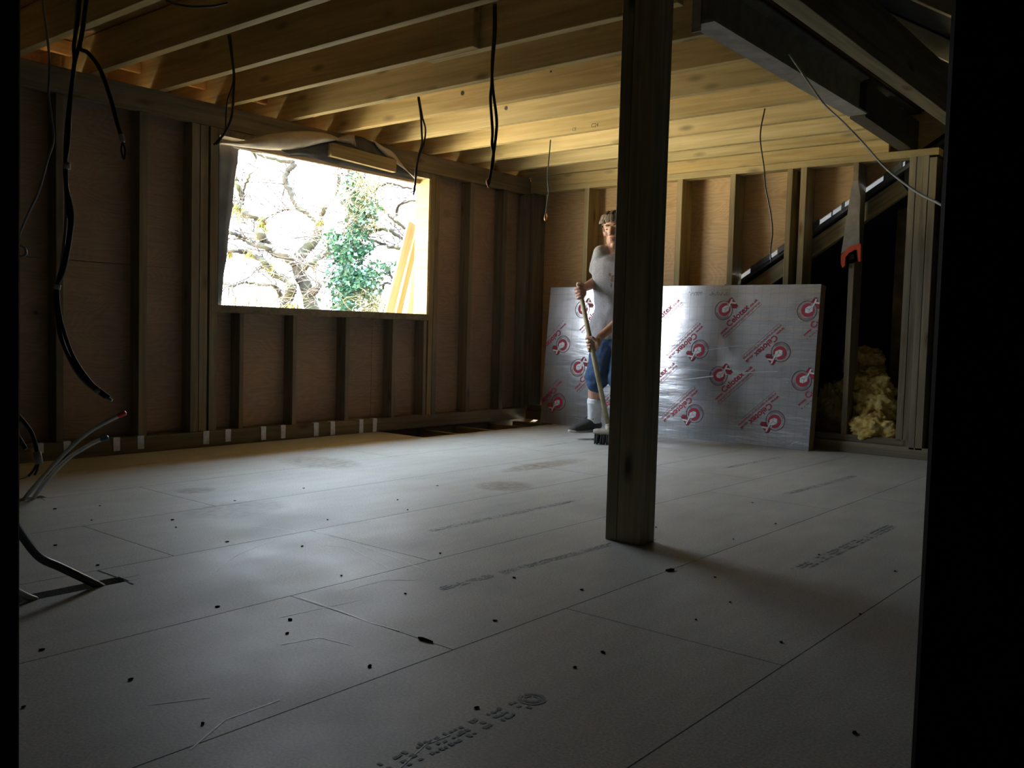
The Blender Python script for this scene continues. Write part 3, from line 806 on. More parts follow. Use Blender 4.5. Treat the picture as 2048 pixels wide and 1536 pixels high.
ID = 11.5
it = thing('ivy_tree', 'tree trunk smothered in green ivy right of the oak', 'tree', at(690, 700, ID))
IV = [[(690, 700, 9), (691, 622, 9), (693, 584, 9), (690, 545, 9), (690, 515, 9), (701, 492, 9), (712, 469, 8), (714, 450, 7), (725, 427, 7), (724, 409, 7), (712, 385, 6), (702, 360, 5), (699, 330, 4)],
      [(693, 570, 7), (724, 547, 6), (747, 538, 5), (770, 531, 4), (793, 530, 3)],
      [(690, 510, 5), (675, 489, 5), (660, 473, 3), (655, 462, 2)],
      [(705, 500, 4), (722, 480, 3), (735, 470, 2.5), (755, 460, 3), (778, 461, 3), (806, 477, 3), (830, 490, 2)],
      [(725, 440, 3), (745, 410, 2.5), (770, 423, 4), (790, 438, 4), (810, 455, 3), (835, 470, 2)],
      [(735, 478, 2), (757, 484, 2.5), (778, 493, 2.5), (808, 495, 4), (840, 490, 4)],
      [(720, 420, 3), (745, 385, 2.2), (775, 365, 2), (800, 372, 2), (840, 380, 2)],
      [(790, 438, 3), (800, 410, 2), (830, 400, 2), (850, 395, 2)], [(760, 590, 2), (772, 566, 2), (790, 570, 2), (770, 530, 2)]]
bm = bmesh.new(); st2 = []
for i, L_ in enumerate(IV):
    P, R = branch_pts(L_, ID, 0.2 if i else 0, 6, i)
    if i == 0: P.insert(0, Vector((P[0].x, P[0].y, -3.0))); R.insert(0, R[0])
    tube(bm, P, R, 8, 0); st2 += [(p, i) for p in P[3:]]
child('trunk', bm, M['bark'], it, True)
bm = bmesh.new(); twigs(bm, st2, 110, ID, 1.05, 0.0085, r=random.Random(11))
o = child('twigs', bm, M['twig'], it); o['kind'] = 'stuff'
def leaves(bm, spots, per, size, r):
    for (x, y, sx, sy, dd) in spots:
        for _ in range(int(per * sx * sy / 100)):
            p = at(x + r.gauss(0, sx * .5), y + r.gauss(0, sy * .5), dd + r.uniform(-.3, .3))
            s = size * r.uniform(.6, 1.25)
            u = Vector((r.uniform(-1, 1), r.uniform(-1, 1), r.uniform(-1, 1))).normalized(); v = u.orthogonal().normalized()
            w = u.cross(v) * .35
            pts = [p - u * s, p + v * s * .75 - u * s * .2 + w * s * .3, p + v * s * .3 + u * s * .45, p + u * s, p - v * s * .3 + u * s * .45, p - v * s * .75 - u * s * .2 + w * s * .3]
            bm.faces.new([bm.verts.new(q) for q in pts])
bm = bmesh.new(); r6 = random.Random(6)
leaves(bm, [(692, 610, 26, 26, ID - .2), (694, 575, 34, 30, ID - .2), (722, 560, 40, 30, ID - .2), (735, 575, 30, 26, ID - .1), (690, 540, 26, 26, ID - .2), (690, 515, 24, 28, ID - .2), (703, 490, 26, 28, ID - .2), (712, 468, 22, 20, ID - .2),
            (714, 450, 14, 14, ID - .2), (678, 490, 24, 20, ID - .2), (662, 473, 18, 14, ID - .2), (728, 420, 26, 30, ID - .2), (745, 543, 34, 12, ID - .2), (775, 532, 34, 10, ID - .2), (732, 430, 22, 22, ID), (735, 495, 14, 10, ID - .1),
            (725, 505, 14, 18, ID - .1), (716, 395, 26, 30, ID), (708, 365, 24, 26, ID)], 34, 0.030, r6)
o = child('ivy', bm, M['ivy'], it); o['kind'] = 'stuff'
bm = bmesh.new(); r7 = random.Random(8)
for _ in range(420):
    x = r7.gauss(722, 20); y = r7.uniform(355, 470)
    if r7.random() < .3: x = r7.gauss(735, 30); y = r7.uniform(590, 625)
    p = at(x, y, ID - .25 + r7.uniform(-.2, .2)); q = [p]
    d = Vector((r7.uniform(-.3, .3), r7.uniform(-1, 1), r7.uniform(-1, 1))).normalized()
    for _k in range(4):
        d = (d + Vector((r7.uniform(-.6, .6), r7.uniform(-.6, .6), r7.uniform(-.6, .6)))).normalized(); q.append(q[-1] + d * .07)
    tube(bm, q, .005, 3, 0, False)
o = child('creeper', bm, M['straw'], it); o['kind'] = 'stuff'
# tangle of low scrub at the foot of the opening
for (cx_, cy_, w_, dd, lab, n_) in ((495, 640, 55, 12.0, 'tangle of bare straw coloured scrub at the lower left of the window view', 60), (775, 650, 40, 12.5, 'bare scrub at the lower right of the window view below the ivy tree', 90)):
    b0 = at(cx_, cy_, dd); t_ = thing('scrub', lab, 'bush', (b0.x, b0.y, -3.0))
    bm = bmesh.new(); rr = random.Random(int(cx_))
    for _ in range(n_):
        base = Vector((b0.x + rr.uniform(-.5, .5), b0.y + rr.uniform(-w_, w_) * dd / FPX * .8, -3.0))
        top = at(cx_ + rr.uniform(-w_, w_), rr.uniform(592, 628), dd + rr.uniform(-.5, .5))
        mid = base.lerp(top, .6) + Vector((0, rr.uniform(-.3, .3), 0))
        q = [mid, top]; d = Vector((rr.uniform(-.4, .4), rr.uniform(-1, 1), rr.uniform(-.4, .5)))
        for _k in range(3): q.append(q[-1] + d.normalized() * .16); d += Vector((0, rr.uniform(-.6, .6), rr.uniform(-.7, .4)))
        tube(bm, [base] + q, [.012, .01, .007, .005, .004, .003], 3, 0, False)
    o = child('stems', bm, M['straw'], t_); o['kind'] = 'stuff'

# leaning boards outside the right jamb
for i, (a, b_, w_, x_) in enumerate((((776, 632), (824, 446), 0.086, -5.36), ((795, 632), (837, 458), 0.055, -5.30), ((822, 640), (850, 440), 0.13, -5.42))):
    A = onx(a[0], a[1], x_); B = onx(b_[0], b_[1], x_); d = (B - A).normalized(); A = A - d * 0.6
    if i == 2: B = B + d * .2
    o = timber('leaning_board', A, B, 0.022, w_, M['fresh'] if i == 1 else M['overlit'], up=Vector((0, -d.z, d.y)))
    tag(o, ['pale sawn board leaning outside the window, leftmost and brightest', 'narrow yellowish board leaning just behind the brightest one outside the window', 'pale board leaning outside hard against the right window jamb'][i], 'board', 'boards leaning outside the window')
sc_ = thing('scaffold_ledge', 'plank ledge on props outside under the window, carrying the leaning boards', 'scaffold', (-5.35, 5.1, -3.0))
def child(name, bm, mats, parent, smooth=False):
    o = obj(name, bm, mats, parent, smooth); o.matrix_parent_inverse = parent.matrix_world.inverted(); return o
bm = bmesh.new(); box(bm, -5.5, -5.2, 4.4, 5.6, 0.18, 0.22); child('plank', bm, M['fresh'], sc_)
for y_ in (4.5, 5.5):
    bm = bmesh.new(); tube(bm, [(-5.35, y_, -3.0), (-5.35, y_, 0.18)], 0.024, 10); child('prop', bm, M['galv'], sc_)

# ---------------------------------------------------------------- felt flap, folded membrane and offcut at the window head
bm = bmesh.new()
n = 10; L0 = [(437, 281), (434, 612)]; R0 = [(477, 295), (441, 612)]
grid = []
for i in range(n + 1):
    t_ = i / n
    a = onx(L0[0][0] * (1 - t_) + L0[1][0] * t_ - 8, L0[0][1] * (1 - t_) + L0[1][1] * t_, XP - 0.055)
    b_ = onx(R0[0][0] * (1 - t_) + R0[1][0] * t_ + 1.2 * math.sin(i * 2.1), R0[0][1] * (1 - t_) + R0[1][1] * t_, XP - 0.06 - .015 * math.sin(t_ * 5))
    grid.append([bm.verts.new(a.lerp(b_, k / 3)) for k in range(4)])
for i in range(n):
    for k in range(3): bm.faces.new((grid[i][k], grid[i][k + 1], grid[i + 1][k + 1], grid[i + 1][k]))
o = obj('felt_flap', bm, M['felt'], smooth=True); md = o.modifiers.new('s', 'SOLIDIFY'); md.thickness = 0.003
tag(o, 'grey felt flap hanging down the left side of the window opening', 'felt')

def cloth(name, top, bot, mat, parent, x0, bulge=0.03, n=44, m=10, waves=5, off=-1, seed=1):
    """sheet between two pixel polylines on the plane x0, bellied and rippled towards the room"""
    T = spline(top, 10); B = spline(bot, 10)
    def samp(C, t_):
        f = t_ * (len(C) - 1); i = min(int(f), len(C) - 2); u = f - i
        return [C[i][k] * (1 - u) + C[i + 1][k] * u for k in range(2)]
    bm = bmesh.new(); g = []
    for i in range(n + 1):
        t_ = i / n; row = []
        a, b_ = samp(T, t_), samp(B, t_)
        for k in range(m + 1):
            v = k / m
            px = a[0] * (1 - v) + b_[0] * v; py = a[1] * (1 - v) + b_[1] * v
            d = bulge * math.sin(PI * v) + 0.012 * math.sin(waves * 2 * PI * t_ + 2.5 * v + seed) * v * (1.2 - v) + 0.008 * noise.noise(Vector((t_ * 9, v * 4, seed)))
            row.append(bm.verts.new(onx(px, py, x0 + d)))
        g.append(row)
    for i in range(n):
        for k in range(m): bm.faces.new((g[i][k], g[i][k + 1], g[i + 1][k + 1], g[i + 1][k]))
    o = obj(name, bm, mat, None, True); md = o.modifiers.new('s', 'SOLIDIFY'); md.thickness = 0.0015
    if parent: o.parent = parent; o.matrix_parent_inverse = parent.matrix_world.inverted()
    return o
mt = thing('membrane', 'crumpled breather membrane gathered along the top of the window opening', 'membrane', onx(650, 280, XW + .01))
cloth('upper_fold', [(440, 283), (490, 281), (540, 268), (600, 262), (650, 266), (683, 278)], [(440, 287), (490, 295), (545, 300), (590, 299), (630, 290), (676, 280)], M['membrane'], mt, XW + 0.012, 0.05, seed=1)
cloth('hanging_layer', [(460, 290), (520, 292), (590, 297), (650, 283), (720, 300), (780, 325), (838, 350)], [(470, 297), (520, 306), (590, 319), (650, 328), (720, 342), (780, 357), (846, 371)], M['membrane'], mt, XP - 0.02, 0.012, waves=3, seed=2)
cloth('printed_layer', [(560, 299), (620, 291), (664, 281), (712, 272), (745, 285), (790, 318), (828, 348)], [(580, 312), (620, 314), (660, 326), (700, 332), (745, 343), (790, 352), (830, 361)], M['felt'], mt, XW + 0.004, 0.012, waves=6, seed=3)
cloth('small_fold', [(670, 279), (685, 272), (707, 269), (709, 275)], [(674, 283), (690, 286), (704, 290), (713, 294)], M['membrane'], mt, XW + 0.014, 0.02, n=14, seed=4)
cloth('right_fold', [(741, 274), (762, 290), (785, 303), (802, 325), (816, 342), (832, 354)], [(746, 280), (755, 296), (775, 314), (796, 330), (814, 343), (833, 362)], M['membrane'], mt, XW + 0.02, 0.02, n=24, seed=5)
A = onx(659, 299, XW + .035); B = onx(789, 333, XW + .035)
o = timber('timber_offcut', A, B, 0.045, 0.088, M['studwarm'], up=Vector((0, 0, 1)))
tag(o, 'brown timber offcut pinning the membrane over the window', 'timber offcut')

# ---------------------------------------------------------------- foil faced insulation board
def foilmat():
    m, nt, b = newmat('foil_facing')
    g = nt.nodes.new('ShaderNodeTexCoord')
    sep = nt.nodes.new('ShaderNodeSeparateXYZ'); nt.links.new(g.outputs['Object'], sep.inputs[0])
    def lines(o_, pitch, w):
        a = mathn(nt, 'FRACT', mathn(nt, 'DIVIDE', o_, pitch)); return mathn(nt, 'LESS_THAN', a, w / pitch)
    l = mathn(nt, 'MAXIMUM', lines(sep.outputs['X'], 0.0625, 0.0028), lines(sep.outputs['Z'], 0.0975, 0.003))
    c = mixrgb(nt, 'MIX', mathn(nt, 'MULTIPLY', l, 0.42), (0.80, 0.82, 0.86, 1), (0.32, 0.33, 0.35, 1))
    nt.links.new(c, b.inputs['Base Color']); b.inputs['Metallic'].default_value = 0.82
    mp = nt.nodes.new('ShaderNodeMapping'); mp.inputs['Scale'].default_value = (0.9, 1, 5); nt.links.new(g.outputs['Object'], mp.inputs['Vector'])
    n = nt.nodes.new('ShaderNodeTexNoise'); n.inputs['Scale'].default_value = 3; n.inputs['Detail'].default_value = 5; nt.links.new(mp.outputs[0], n.inputs['Vector'])
    b.inputs['Roughness'].default_value = 0.25
    bp = nt.nodes.new('ShaderNodeBump'); bp.inputs['Strength'].default_value = 0.35; bp.inputs['Distance'].default_value = 0.012
    nt.links.new(n.outputs['Fac'], bp.inputs['Height']); nt.links.new(bp.outputs[0], b.inputs['Normal'])
    return m
M['foil'] = foilmat()
M['red'] = simple('red_ink', (0.50, 0.02, 0.06), 0.5)
M['darkink'] = simple('dark_red_ink', (0.16, 0.02, 0.045), 0.5)
M['whiteink'] = simple('silver_white_ink', (0.75, 0.76, 0.78), 0.45, 0.4)
M['foam'] = simple('brown_foam_edge', (0.34, 0.24, 0.13), 0.9, var=0.15, scale=40)
YF = 6.055
BL_ = ony(1086, 845, YF); TL_ = ony(1092, 572, YF); TR_ = ony(1636, 566, YF)
bx0, bx1, bh = (BL_.x + TL_.x) / 2, TR_.x, TR_.z
fb = thing('insulation_board', 'big foil faced insulation board with red printing propped against the back wall', 'insulation board', (bx0, YF - 0.035, 0.0))
W_ = bx1 - bx0; lean = 0.095; tilt = math.atan2(lean, bh)
fb.rotation_euler = (-tilt, 0, 0)
bpy.context.view_layer.update()
bm = bmesh.new(); box(bm, 0, W_, 0.001, 0.089, 0, bh)
o = obj('foam_core', bm, M['foam'], fb); o['label'] = 'brown foam edge'
bm = bmesh.new(); box(bm, 0, W_, 0.089, 0.09, 0, bh); obj('back_facing', bm, M['foil'], fb)
bm = bmesh.new()
nx, nz_ = 64, 32; gv = []
for i in range(nx + 1):
    gv.append([bm.verts.new((W_ * i / nx, 0.0009 * noise.noise(Vector((i * .35, k * .5, 3))), bh * k / nz_)) for k in range(nz_ + 1)])
for i in range(nx):
    for k in range(nz_): f = bm.faces.new((gv[i][k], gv[i + 1][k], gv[i + 1][k + 1], gv[i][k + 1])); f.smooth = True
CL, FL = text_mesh('Celotex', 0.062, True), None
WW = text_mesh('www.', 0.030, True); CO = text_mesh('.co.uk', 0.030, True)
TINY = text_mesh('- - -- - --- - -- - -- --- - --', 0.014)
def clipped(fn, vs):
    return all(0.0 < fn(v)[0] < W_ and 0.0 < fn(v)[2] < bh for v in vs)
def place_logo(cx, cz, flip):
    def base(v):      # v in logo frame (x right, y up), metres
        x, y = v[0], v[1]
        if flip: x, y = -x, -y
        return (cx + x, -0.0016, cz + y)
    def addpoly(pts, mi, lift=0.0):
        P = [base(p) for p in pts]
        P = [(min(max(p[0], 0.0), W_), p[1] - lift, p[2]) for p in P]
        if max(p[0] for p in P) - min(p[0] for p in P) < 1e-5: return
        try:
            f = bm.faces.new([bm.verts.new(p) for p in P]); f.material_index = mi
        except ValueError: pass
    def ringpoly(c, r0, r1, a0, a1, mi, n=40, lift=0.0):
        for i in range(n):
            t0, t1 = [math.radians(a0 + (a1 - a0) * (i + q) / n) for q in (0, 1)]
            addpoly([(c[0] + r0 * math.cos(t0), c[1] + r0 * math.sin(t0)), (c[0] + r1 * math.cos(t0), c[1] + r1 * math.sin(t0)),
                     (c[0] + r1 * math.cos(t1), c[1] + r1 * math.sin(t1)), (c[0] + r0 * math.cos(t1), c[1] + r0 * math.sin(t1))], mi, lift)
    ringpoly((0, 0), 0.0665, 0.0705, 0, 360, 2)
    for rr in (0.050, 0.055, 0.060): ringpoly((0, -0.002), rr, rr + 0.0012, 195, 320, 2, 20)
    ringpoly((0.006, 0.006), 0.0255, 0.047, 68, 375, 1, 46, 0.0003)
    # the cross with two arrow heads
    c0 = (0.066, 0.040)
    def quad(a, b_, w, mi, lift):
        d = (Vector(b_) - Vector(a)).normalized(); s = Vector((-d.y, d.x)) * w
        addpoly([Vector(a) + s, Vector(a) - s, Vector(b_) - s, Vector(b_) + s], mi, lift)
    for dd, wid in ((0, 2), (1, 1)):
        k = .0045 if wid == 2 else 0
        mi = 2 if wid == 2 else 1
        quad((0.044, 0.080 + k), (0.088 + k, 0.030 - k), 0.0125 + k, mi, .0005 + .0003 * dd)
        addpoly([(0.028 - k, 0.058), (0.046, 0.088 + k), (0.060 + k, 0.072), (0.056, 0.056 - k)], mi, .0005 + .0003 * dd)
        addpoly([(0.066 - k, 0.022 - k), (0.098, 0.020 - k), (0.106 + k, 0.036), (0.080, 0.050 + k)], mi, .0005 + .0003 * dd)
    quad((0.034, 0.020), (0.062, 0.082), 0.0055, 3, .0011)
    quad((0.050, 0.058), (0.094, 0.052), 0.0055, 3, .0011)
    addpoly([(-0.012, 0.018), (0.012, 0.034), (0.040, 0.034), (0.040, -0.002), (0.012, -0.016), (-0.012, -0.012)], 3, .0008)
    quad((-0.006, 0.016), (0.016, 0.010), 0.0012, 2, .0012); quad((0.016, 0.010), (0.036, 0.026), 0.0012, 2, .0012); quad((0.016, 0.010), (0.016, -0.012), 0.0012, 2, .0012)
    ang = math.radians(43.5); ca, sa = math.cos(ang), math.sin(ang)
    ox, oy = -0.004, -0.176
    def txt(mesh, dx, dy, mi, sc=1.0):
        vs, fs = mesh
        f2 = lambda v: base((ox + (v.x * sc + dx) * ca - (v.y * sc + dy) * sa, oy + (v.x * sc + dx) * sa + (v.y * sc + dy) * ca))
        for f in fs:
            if clipped(f2, [vs[i] for i in f]):
                try:
                    fc = bm.faces.new([bm.verts.new(f2(vs[i])) for i in f]); fc.material_index = mi
                except ValueError: pass
    w1 = max(v.x for v in WW[0]); w2 = max(v.x for v in CL[0])
    txt(WW, 0, 0, 1); txt(CL, w1 + .006, 0, 1); txt(CO, w1 + w2 + .012, 0, 1)
    tot = w1 + w2 + .012 + max(v.x for v in CO[0])
    for yy_ in (-0.016, -0.020, -0.040): 
        a = [(0, yy_), (tot, yy_), (tot, yy_ + .0014), (0, yy_ + .0014)]
        P = [(ox + x * ca - y * sa, oy + x * sa + y * ca) for x, y in a]
        if clipped(base, P): addpoly(P, 1)
    txt(TINY, 0.0, -0.034, 1, tot / max(v.x for v in TINY[0]))
bz = lambda x, z: (x - bx0, z)
for row, z_ in ((0, 0.952), (1, 0.474)):
    for k in range(4):
        place_logo(-4.277 + 0.619 * k - bx0 + (0.012 if k else 0), z_, False)
for row, z_ in ((0, 0.664), (1, 0.187)):
    for k in range(4):
        place_logo(-4.442 + 0.6235 * k - bx0, z_, True)
rr = random.Random(2)
for k in range(34):                       # faint dotted date code near the top edge
    if 14 <= k <= 17: continue
    for j in range(3):
        if rr.random() < .55:
            P = ony(1372 + k * 2.3, 588 - j * 2.6, YF); x_ = P.x - bx0; z_ = P.z
            f = bm.faces.new([bm.verts.new((x_ + a, -0.0016, z_ + b_)) for a, b_ in ((-.002, -.0025), (.002, -.0025), (.002, .0025), (-.002, .0025))]); f.material_index = 4
def crease(pts, w):
    pp = [ony(p[0], p[1], YF) for p in pts]
    strip(bm, [(p.x - bx0, p.z) for p in pp], [w * .3] + [w] * (len(pp) - 2) + [w * .3], lambda p: (p[0], -0.0018, p[1]), 5)
crease([(1320, 765), (1400, 755), (1470, 746), (1555, 742)], 0.007)
crease([(1375, 705), (1450, 694), (1540, 683)], 0.003); crease([(1322, 730), (1370, 738), (1425, 742)], 0.004)
crease([(1322, 780), (1335, 790)], 0.004); crease([(1585, 888), (1600, 882)], 0.004); crease([(1565, 768), (1575, 764)], .003); crease([(1155, 835), (1185, 842)], 0.003)
M['crease'] = simple('bright_foil_crease', (0.93, 0.94, 0.96), 0.5, 0.15)
obj('foil_facing', bm, [M['foil'], M['red'], M['darkink'], M['whiteink'], M['darkink'], M['crease']], fb)

# ---------------------------------------------------------------- handsaw
S0 = ony(1712, 352, YB - 0.01)
sw = thing('handsaw', 'handsaw with orange handle hanging blade up on a back wall stud', 'handsaw', S0)
sp = lambda px, py: ony(px, py, YB - 0.022)
bm = bmesh.new()
bl = [sp(1705, 363), sp(1716, 361), sp(1721, 395), sp(1719, 430), sp(1719, 492), sp(1700, 494), sp(1682, 508), sp(1688, 470), sp(1696, 420), sp(1701, 385)]
prism(bm, bl, (0, 0.0015, 0)); o = child('blade', bm, simple('dull_saw_steel', (0.30, 0.28, 0.25), 0.42, 0.7, var=.2, scale=20), sw)
bm = bmesh.new()
hp = [(1683, 511), (1700, 493), (1721, 487), (1723, 490), (1722, 523), (1718, 524), (1715, 500), (1710, 500), (1698, 508), (1692, 516), (1690, 532), (1686, 536), (1683, 528)]
prism(bm, [sp(*p) + Vector((0, -0.012, 0)) for p in hp], (0, 0.026, 0))
o = child('handle', bm, simple('orange_plastic', (0.60, 0.07, 0.015), 0.45), sw)
bm = bmesh.new()
gp = [(1692, 516), (1700, 506), (1714, 500), (1716, 522), (1708, 527), (1694, 528)]
hole = [(1697, 516), (1702, 511), (1709, 508), (1710, 517), (1704, 520), (1698, 521)]
A_ = [sp(*p) + Vector((0, -0.016, 0)) for p in gp]; B_ = [sp(*p) + Vector((0, -0.016, 0)) for p in hole]
va = [bm.verts.new(p) for p in A_]; vb = [bm.verts.new(p) for p in B_]
fs = [bm.faces.new((va[i], va[(i + 1) % 6], vb[(i + 1) % 6], vb[i])) for i in range(6)]
bmesh.ops.solidify(bm, geom=fs, thickness=0.03)
o = child('grip', bm, M['black'], sw); o['label'] = 'black rubber grip'
bm = bmesh.new(); tube(bm, [S0 + Vector((0, .012, .012)), S0 + Vector((0, -.03, .014))], .002, 6); o = obj('nail', bm, M['galv']); tag(o, 'nail in the stud holding up the handsaw', 'nail')

# ---------------------------------------------------------------- glass wool heap
def woolmat():
    m, nt, b = newmat('glass_wool')
    g = nt.nodes.new('ShaderNodeTexCoord'); n = nt.nodes.new('ShaderNodeTexNoise'); n.inputs['Scale'].default_value = 16; n.inputs['Detail'].default_value = 8
    nt.links.new(g.outputs['Object'], n.inputs['Vector'])
    c = ramp(nt, n.outputs['Fac'], [(0.3, (0.34, 0.22, 0.05)), (0.5, (0.66, 0.50, 0.16)), (0.7, (0.82, 0.70, 0.34))])
    nt.links.new(c, b.inputs['Base Color']); b.inputs['Roughness'].default_value = 1.0; b.inputs['Specular IOR Level'].default_value = 0.1
    bp = nt.nodes.new('ShaderNodeBump'); bp.inputs['Strength'].default_value = 0.9; bp.inputs['Distance'].default_value = 0.02
    nt.links.new(n.outputs['Fac'], bp.inputs['Height']); nt.links.new(bp.outputs[0], b.inputs['Normal']); return m
M['wool'] = woolmat()
def wool(px, py, y, rx, rz_, label, seed):
    c = ony(px, py, y)
    bm = bmesh.new(); bmesh.ops.create_icosphere(bm, subdivisions=5, radius=1)
    for v in bm.verts:
        d = v.co.normalized()
        k = 1 + .34 * noise.noise(d * 1.9 + Vector((seed, 0, 0))) + .22 * noise.noise(d * 4.5 + Vector((0, seed, 0))) + .10 * noise.noise(d * 11) + .05 * noise.noise(d * 24)
        v.co = Vector((d.x * rx * k, d.y * min(rx, .085) * k, d.z * rz_ * k))
    o = obj('glass_wool', bm, M['wool'], smooth=True); o.location = c
    return tag(o, label, 'insulation', 'glass wool heap behind the back wall studs')
ZS = 0.121
wool(1748, 858, YB + 0.06, 0.155, 0.095, 'brightest yellow tuft of glass wool, spilling over the sill', 1.0)
wool(1712, 868, YB + 0.16, 0.10, 0.06, 'small tuft of glass wool on the sill beside the saw stud', 9.0)
wool(1738, 812, YB + 0.17, 0.18, 0.13, 'middle clump of glass wool in the heap', 3.0)
wool(1733, 772, YB + 0.2, 0.17, 0.12, 'upper clump of glass wool in the heap', 5.0)
wool(1728, 728, YB + 0.34, 0.13, 0.12, 'dim tuft of glass wool at the top of the heap', 7.0)
wool(1665, 835, YB + 0.34, 0.13, 0.25, 'dim glass wool left of the saw stud, behind the sill', 11.0)

# ---------------------------------------------------------------- cables
def cable(name, label, cat, strands, d, group=None, extra=None, base=None):
    """strands: list of (points[(px,py[,ddepth])], radius m, material)"""
    p0 = strands[0][0][0]
    root = thing(name, label, cat, at(p0[0], p0[1], d + (p0[2] if len(p0) > 2 else 0)), group)
    for pts, r, mat in strands:
        q = spline([(p[0], p[1], p[2] if len(p) > 2 else 0.0) for p in pts], 8)
        bm = bmesh.new(); tube(bm, [at(x, y, d + dd) for x, y, dd in q], r, 8)
        child('cable', bm, M[mat], root, True)
    for (nm, a, b_, r, mat) in (extra or []):
        bm = bmesh.new()
        tube(bm, [at(*a[:2], d + (a[2] if len(a) > 2 else 0)), at(*b_[:2], d + (b_[2] if len(b_) > 2 else 0))], r, 10)
        child(nm, bm, M[mat], root, True)
    return root
dJ = lambda px, py: depth_of(onz(px, py, ZJ))
d1 = 2.55
cable('hanging_cable', 'thin pale cable with a curled end, hanging furthest left', 'cable', [([(84, -30), (88, 20), (97, 95), (99, 150), (97, 190), (103, 235), (107, 280), (95, 320), (78, 380), (55, 430), (39, 470), (35, 500), (42, 513), (52, 508), (49, 495), (36, 490)], 0.0035, 'grey_cable')], d1)
d2 = 2.45
cable('cable_bundle', 'long black cable bundle with white clips hanging in front of the left studs', 'cable bundle',
      [([(162, -30), (156, 40), (148, 90), (148, 130), (136, 230), (131, 300), (133, 370), (136, 420), (140, 450), (131, 510), (118, 555), (115, 590), (124, 650), (150, 720), (190, 775), (212, 795)], 0.0055, 'black'),
       ([(176, -30), (166, 50), (158, 92), (149, 130), (141, 200), (137, 280), (130, 330), (133, 370), (144, 425), (141, 470), (128, 540), (113, 575), (113, 620), (127, 690), (160, 748), (196, 778), (219, 795)], 0.0055, 'black'),
       ([(158, -30), (150, 60), (148, 100), (146, 150), (134, 260), (129, 330), (132, 400), (131, 450), (124, 520), (117, 570), (112, 640), (130, 700), (158, 752), (195, 785), (224, 801)], 0.004, 'grey_cable')],
      d2, extra=[('clip', (134, 326), (135, 338), .009, 'connector'), ('clip', (116, 569), (114, 579), .009, 'connector'), ('clip', (195, 778), (199, 786), .008, 'connector')])
cable('cable_branch', 'black cable branching off the bundle to a white connector near the top left', 'cable',
      [([(176, -30), (166, 60), (160, 95), (175, 105), (195, 130), (207, 155), (222, 200), (234, 245), (242, 272)], 0.0055, 'black'), ([(245, 284), (250, 300), (248, 318), (243, 300), (245, 285)], 0.0028, 'black')], d2 - .02,
      extra=[('connector', (242, 269), (245, 284), .007, 'connector')])
cable('hanging_cable', 'short black twin cable hanging at the left corner of the window', 'cable',
      [([(457, 70), (463, 110), (468, 150), (467, 190), (464, 230), (452, 262), (436, 282), (428, 290)], 0.006, 'black'), ([(461, 70), (466, 125), (466, 165), (455, 200), (452, 235), (450, 262), (437, 285), (432, 289)], 0.0035, 'black')], dJ(458, 72))
cable('short_cable', 'short black cable sagging between joists at the top of the photo, left of centre', 'cable', [([(332, 0), (352, 8), (385, 13), (425, 12), (455, 6)], 0.005, 'black')], dJ(340, 5) + .12)
cable('hanging_cable', 'longest black twin cable, hanging between the window and the big post', 'cable',
      [([(991, 8), (991, 60), (986, 120), (983, 170), (981, 200), (985, 260), (984, 290), (987, 310), (984, 340)], 0.006, 'black'), ([(988, 8), (988, 60), (984, 130), (986, 180), (993, 235), (992, 270), (985, 320), (982, 345), (977, 370)], 0.006, 'black'),
       ([(984, 340), (979, 355), (974, 362), (978, 376)], .004, 'copper')], dJ(990, 10))
cable('hanging_cable', 'black twin cable hanging in front of the right side of the window', 'cable',
      [([(836, 194), (841, 225), (843, 255), (844, 285), (839, 305), (832, 340), (831, 360), (828, 385)], 0.006, 'black'), ([(838, 194), (845, 235), (851, 258), (848, 285), (836, 320), (833, 345), (827, 390)], 0.005, 'black')], dJ(837, 195))
cable('hanging_cable', 'thin cable with a looped wire end hanging left of the sweeping man', 'cable',
      [([(1101, 280), (1098, 315), (1095, 350), (1097, 385), (1094, 408), (1092, 425)], 0.0042, 'black'), ([(1092, 424), (1094, 433), (1090, 441), (1089, 434), (1092, 425)], 0.003, 'copper')], dJ(1101, 280))
cable('hanging_cable', 'single thin cable hanging above the right end of the foil board', 'cable',
      [([(1530, 217), (1522, 255), (1521, 285), (1528, 335), (1531, 375), (1541, 425), (1545, 465), (1541, 500), (1543, 525)], 0.004, 'black')], dJ(1530, 217))
cable('slack_cable', 'long slack grey cable swooping from the steel beam to the right jamb', 'cable',
      [([(1578, 108, 0), (1600, 140, 0), (1622, 172, 0), (1650, 210, 0), (1690, 248, -.1), (1730, 290, -.2), (1765, 330, -.4), (1800, 360, -.7), (1840, 388, -1.0), (1880, 408, -1.4), (1915, 432, -1.8), (1960, 460, -2.2)], 0.0045, 'grey_cable')], dJ(1578, 108))
d3 = 2.2
cable('cable_bundle', 'tangled black cable bundle with a white connector low at the left edge', 'cable bundle',
      [([(0, 790), (22, 815), (40, 835), (60, 860), (70, 885), (74, 905)], 0.005, 'black'), ([(0, 800), (24, 830), (30, 860), (44, 885), (52, 898)], 0.005, 'black'), ([(0, 785), (25, 830), (48, 848), (66, 875), (72, 900)], 0.004, 'grey_cable'),
       ([(74, 928), (66, 942), (57, 952)], 0.003, 'black'), ([(77, 928), (74, 940), (69, 950)], 0.003, 'black'), ([(62, 948), (45, 957), (10, 960)], 0.0015, 'copper')], d3,
      extra=[('connector', (74, 904), (79, 928), .009, 'connector')])
dc = depth_of(onz(205, 1170))
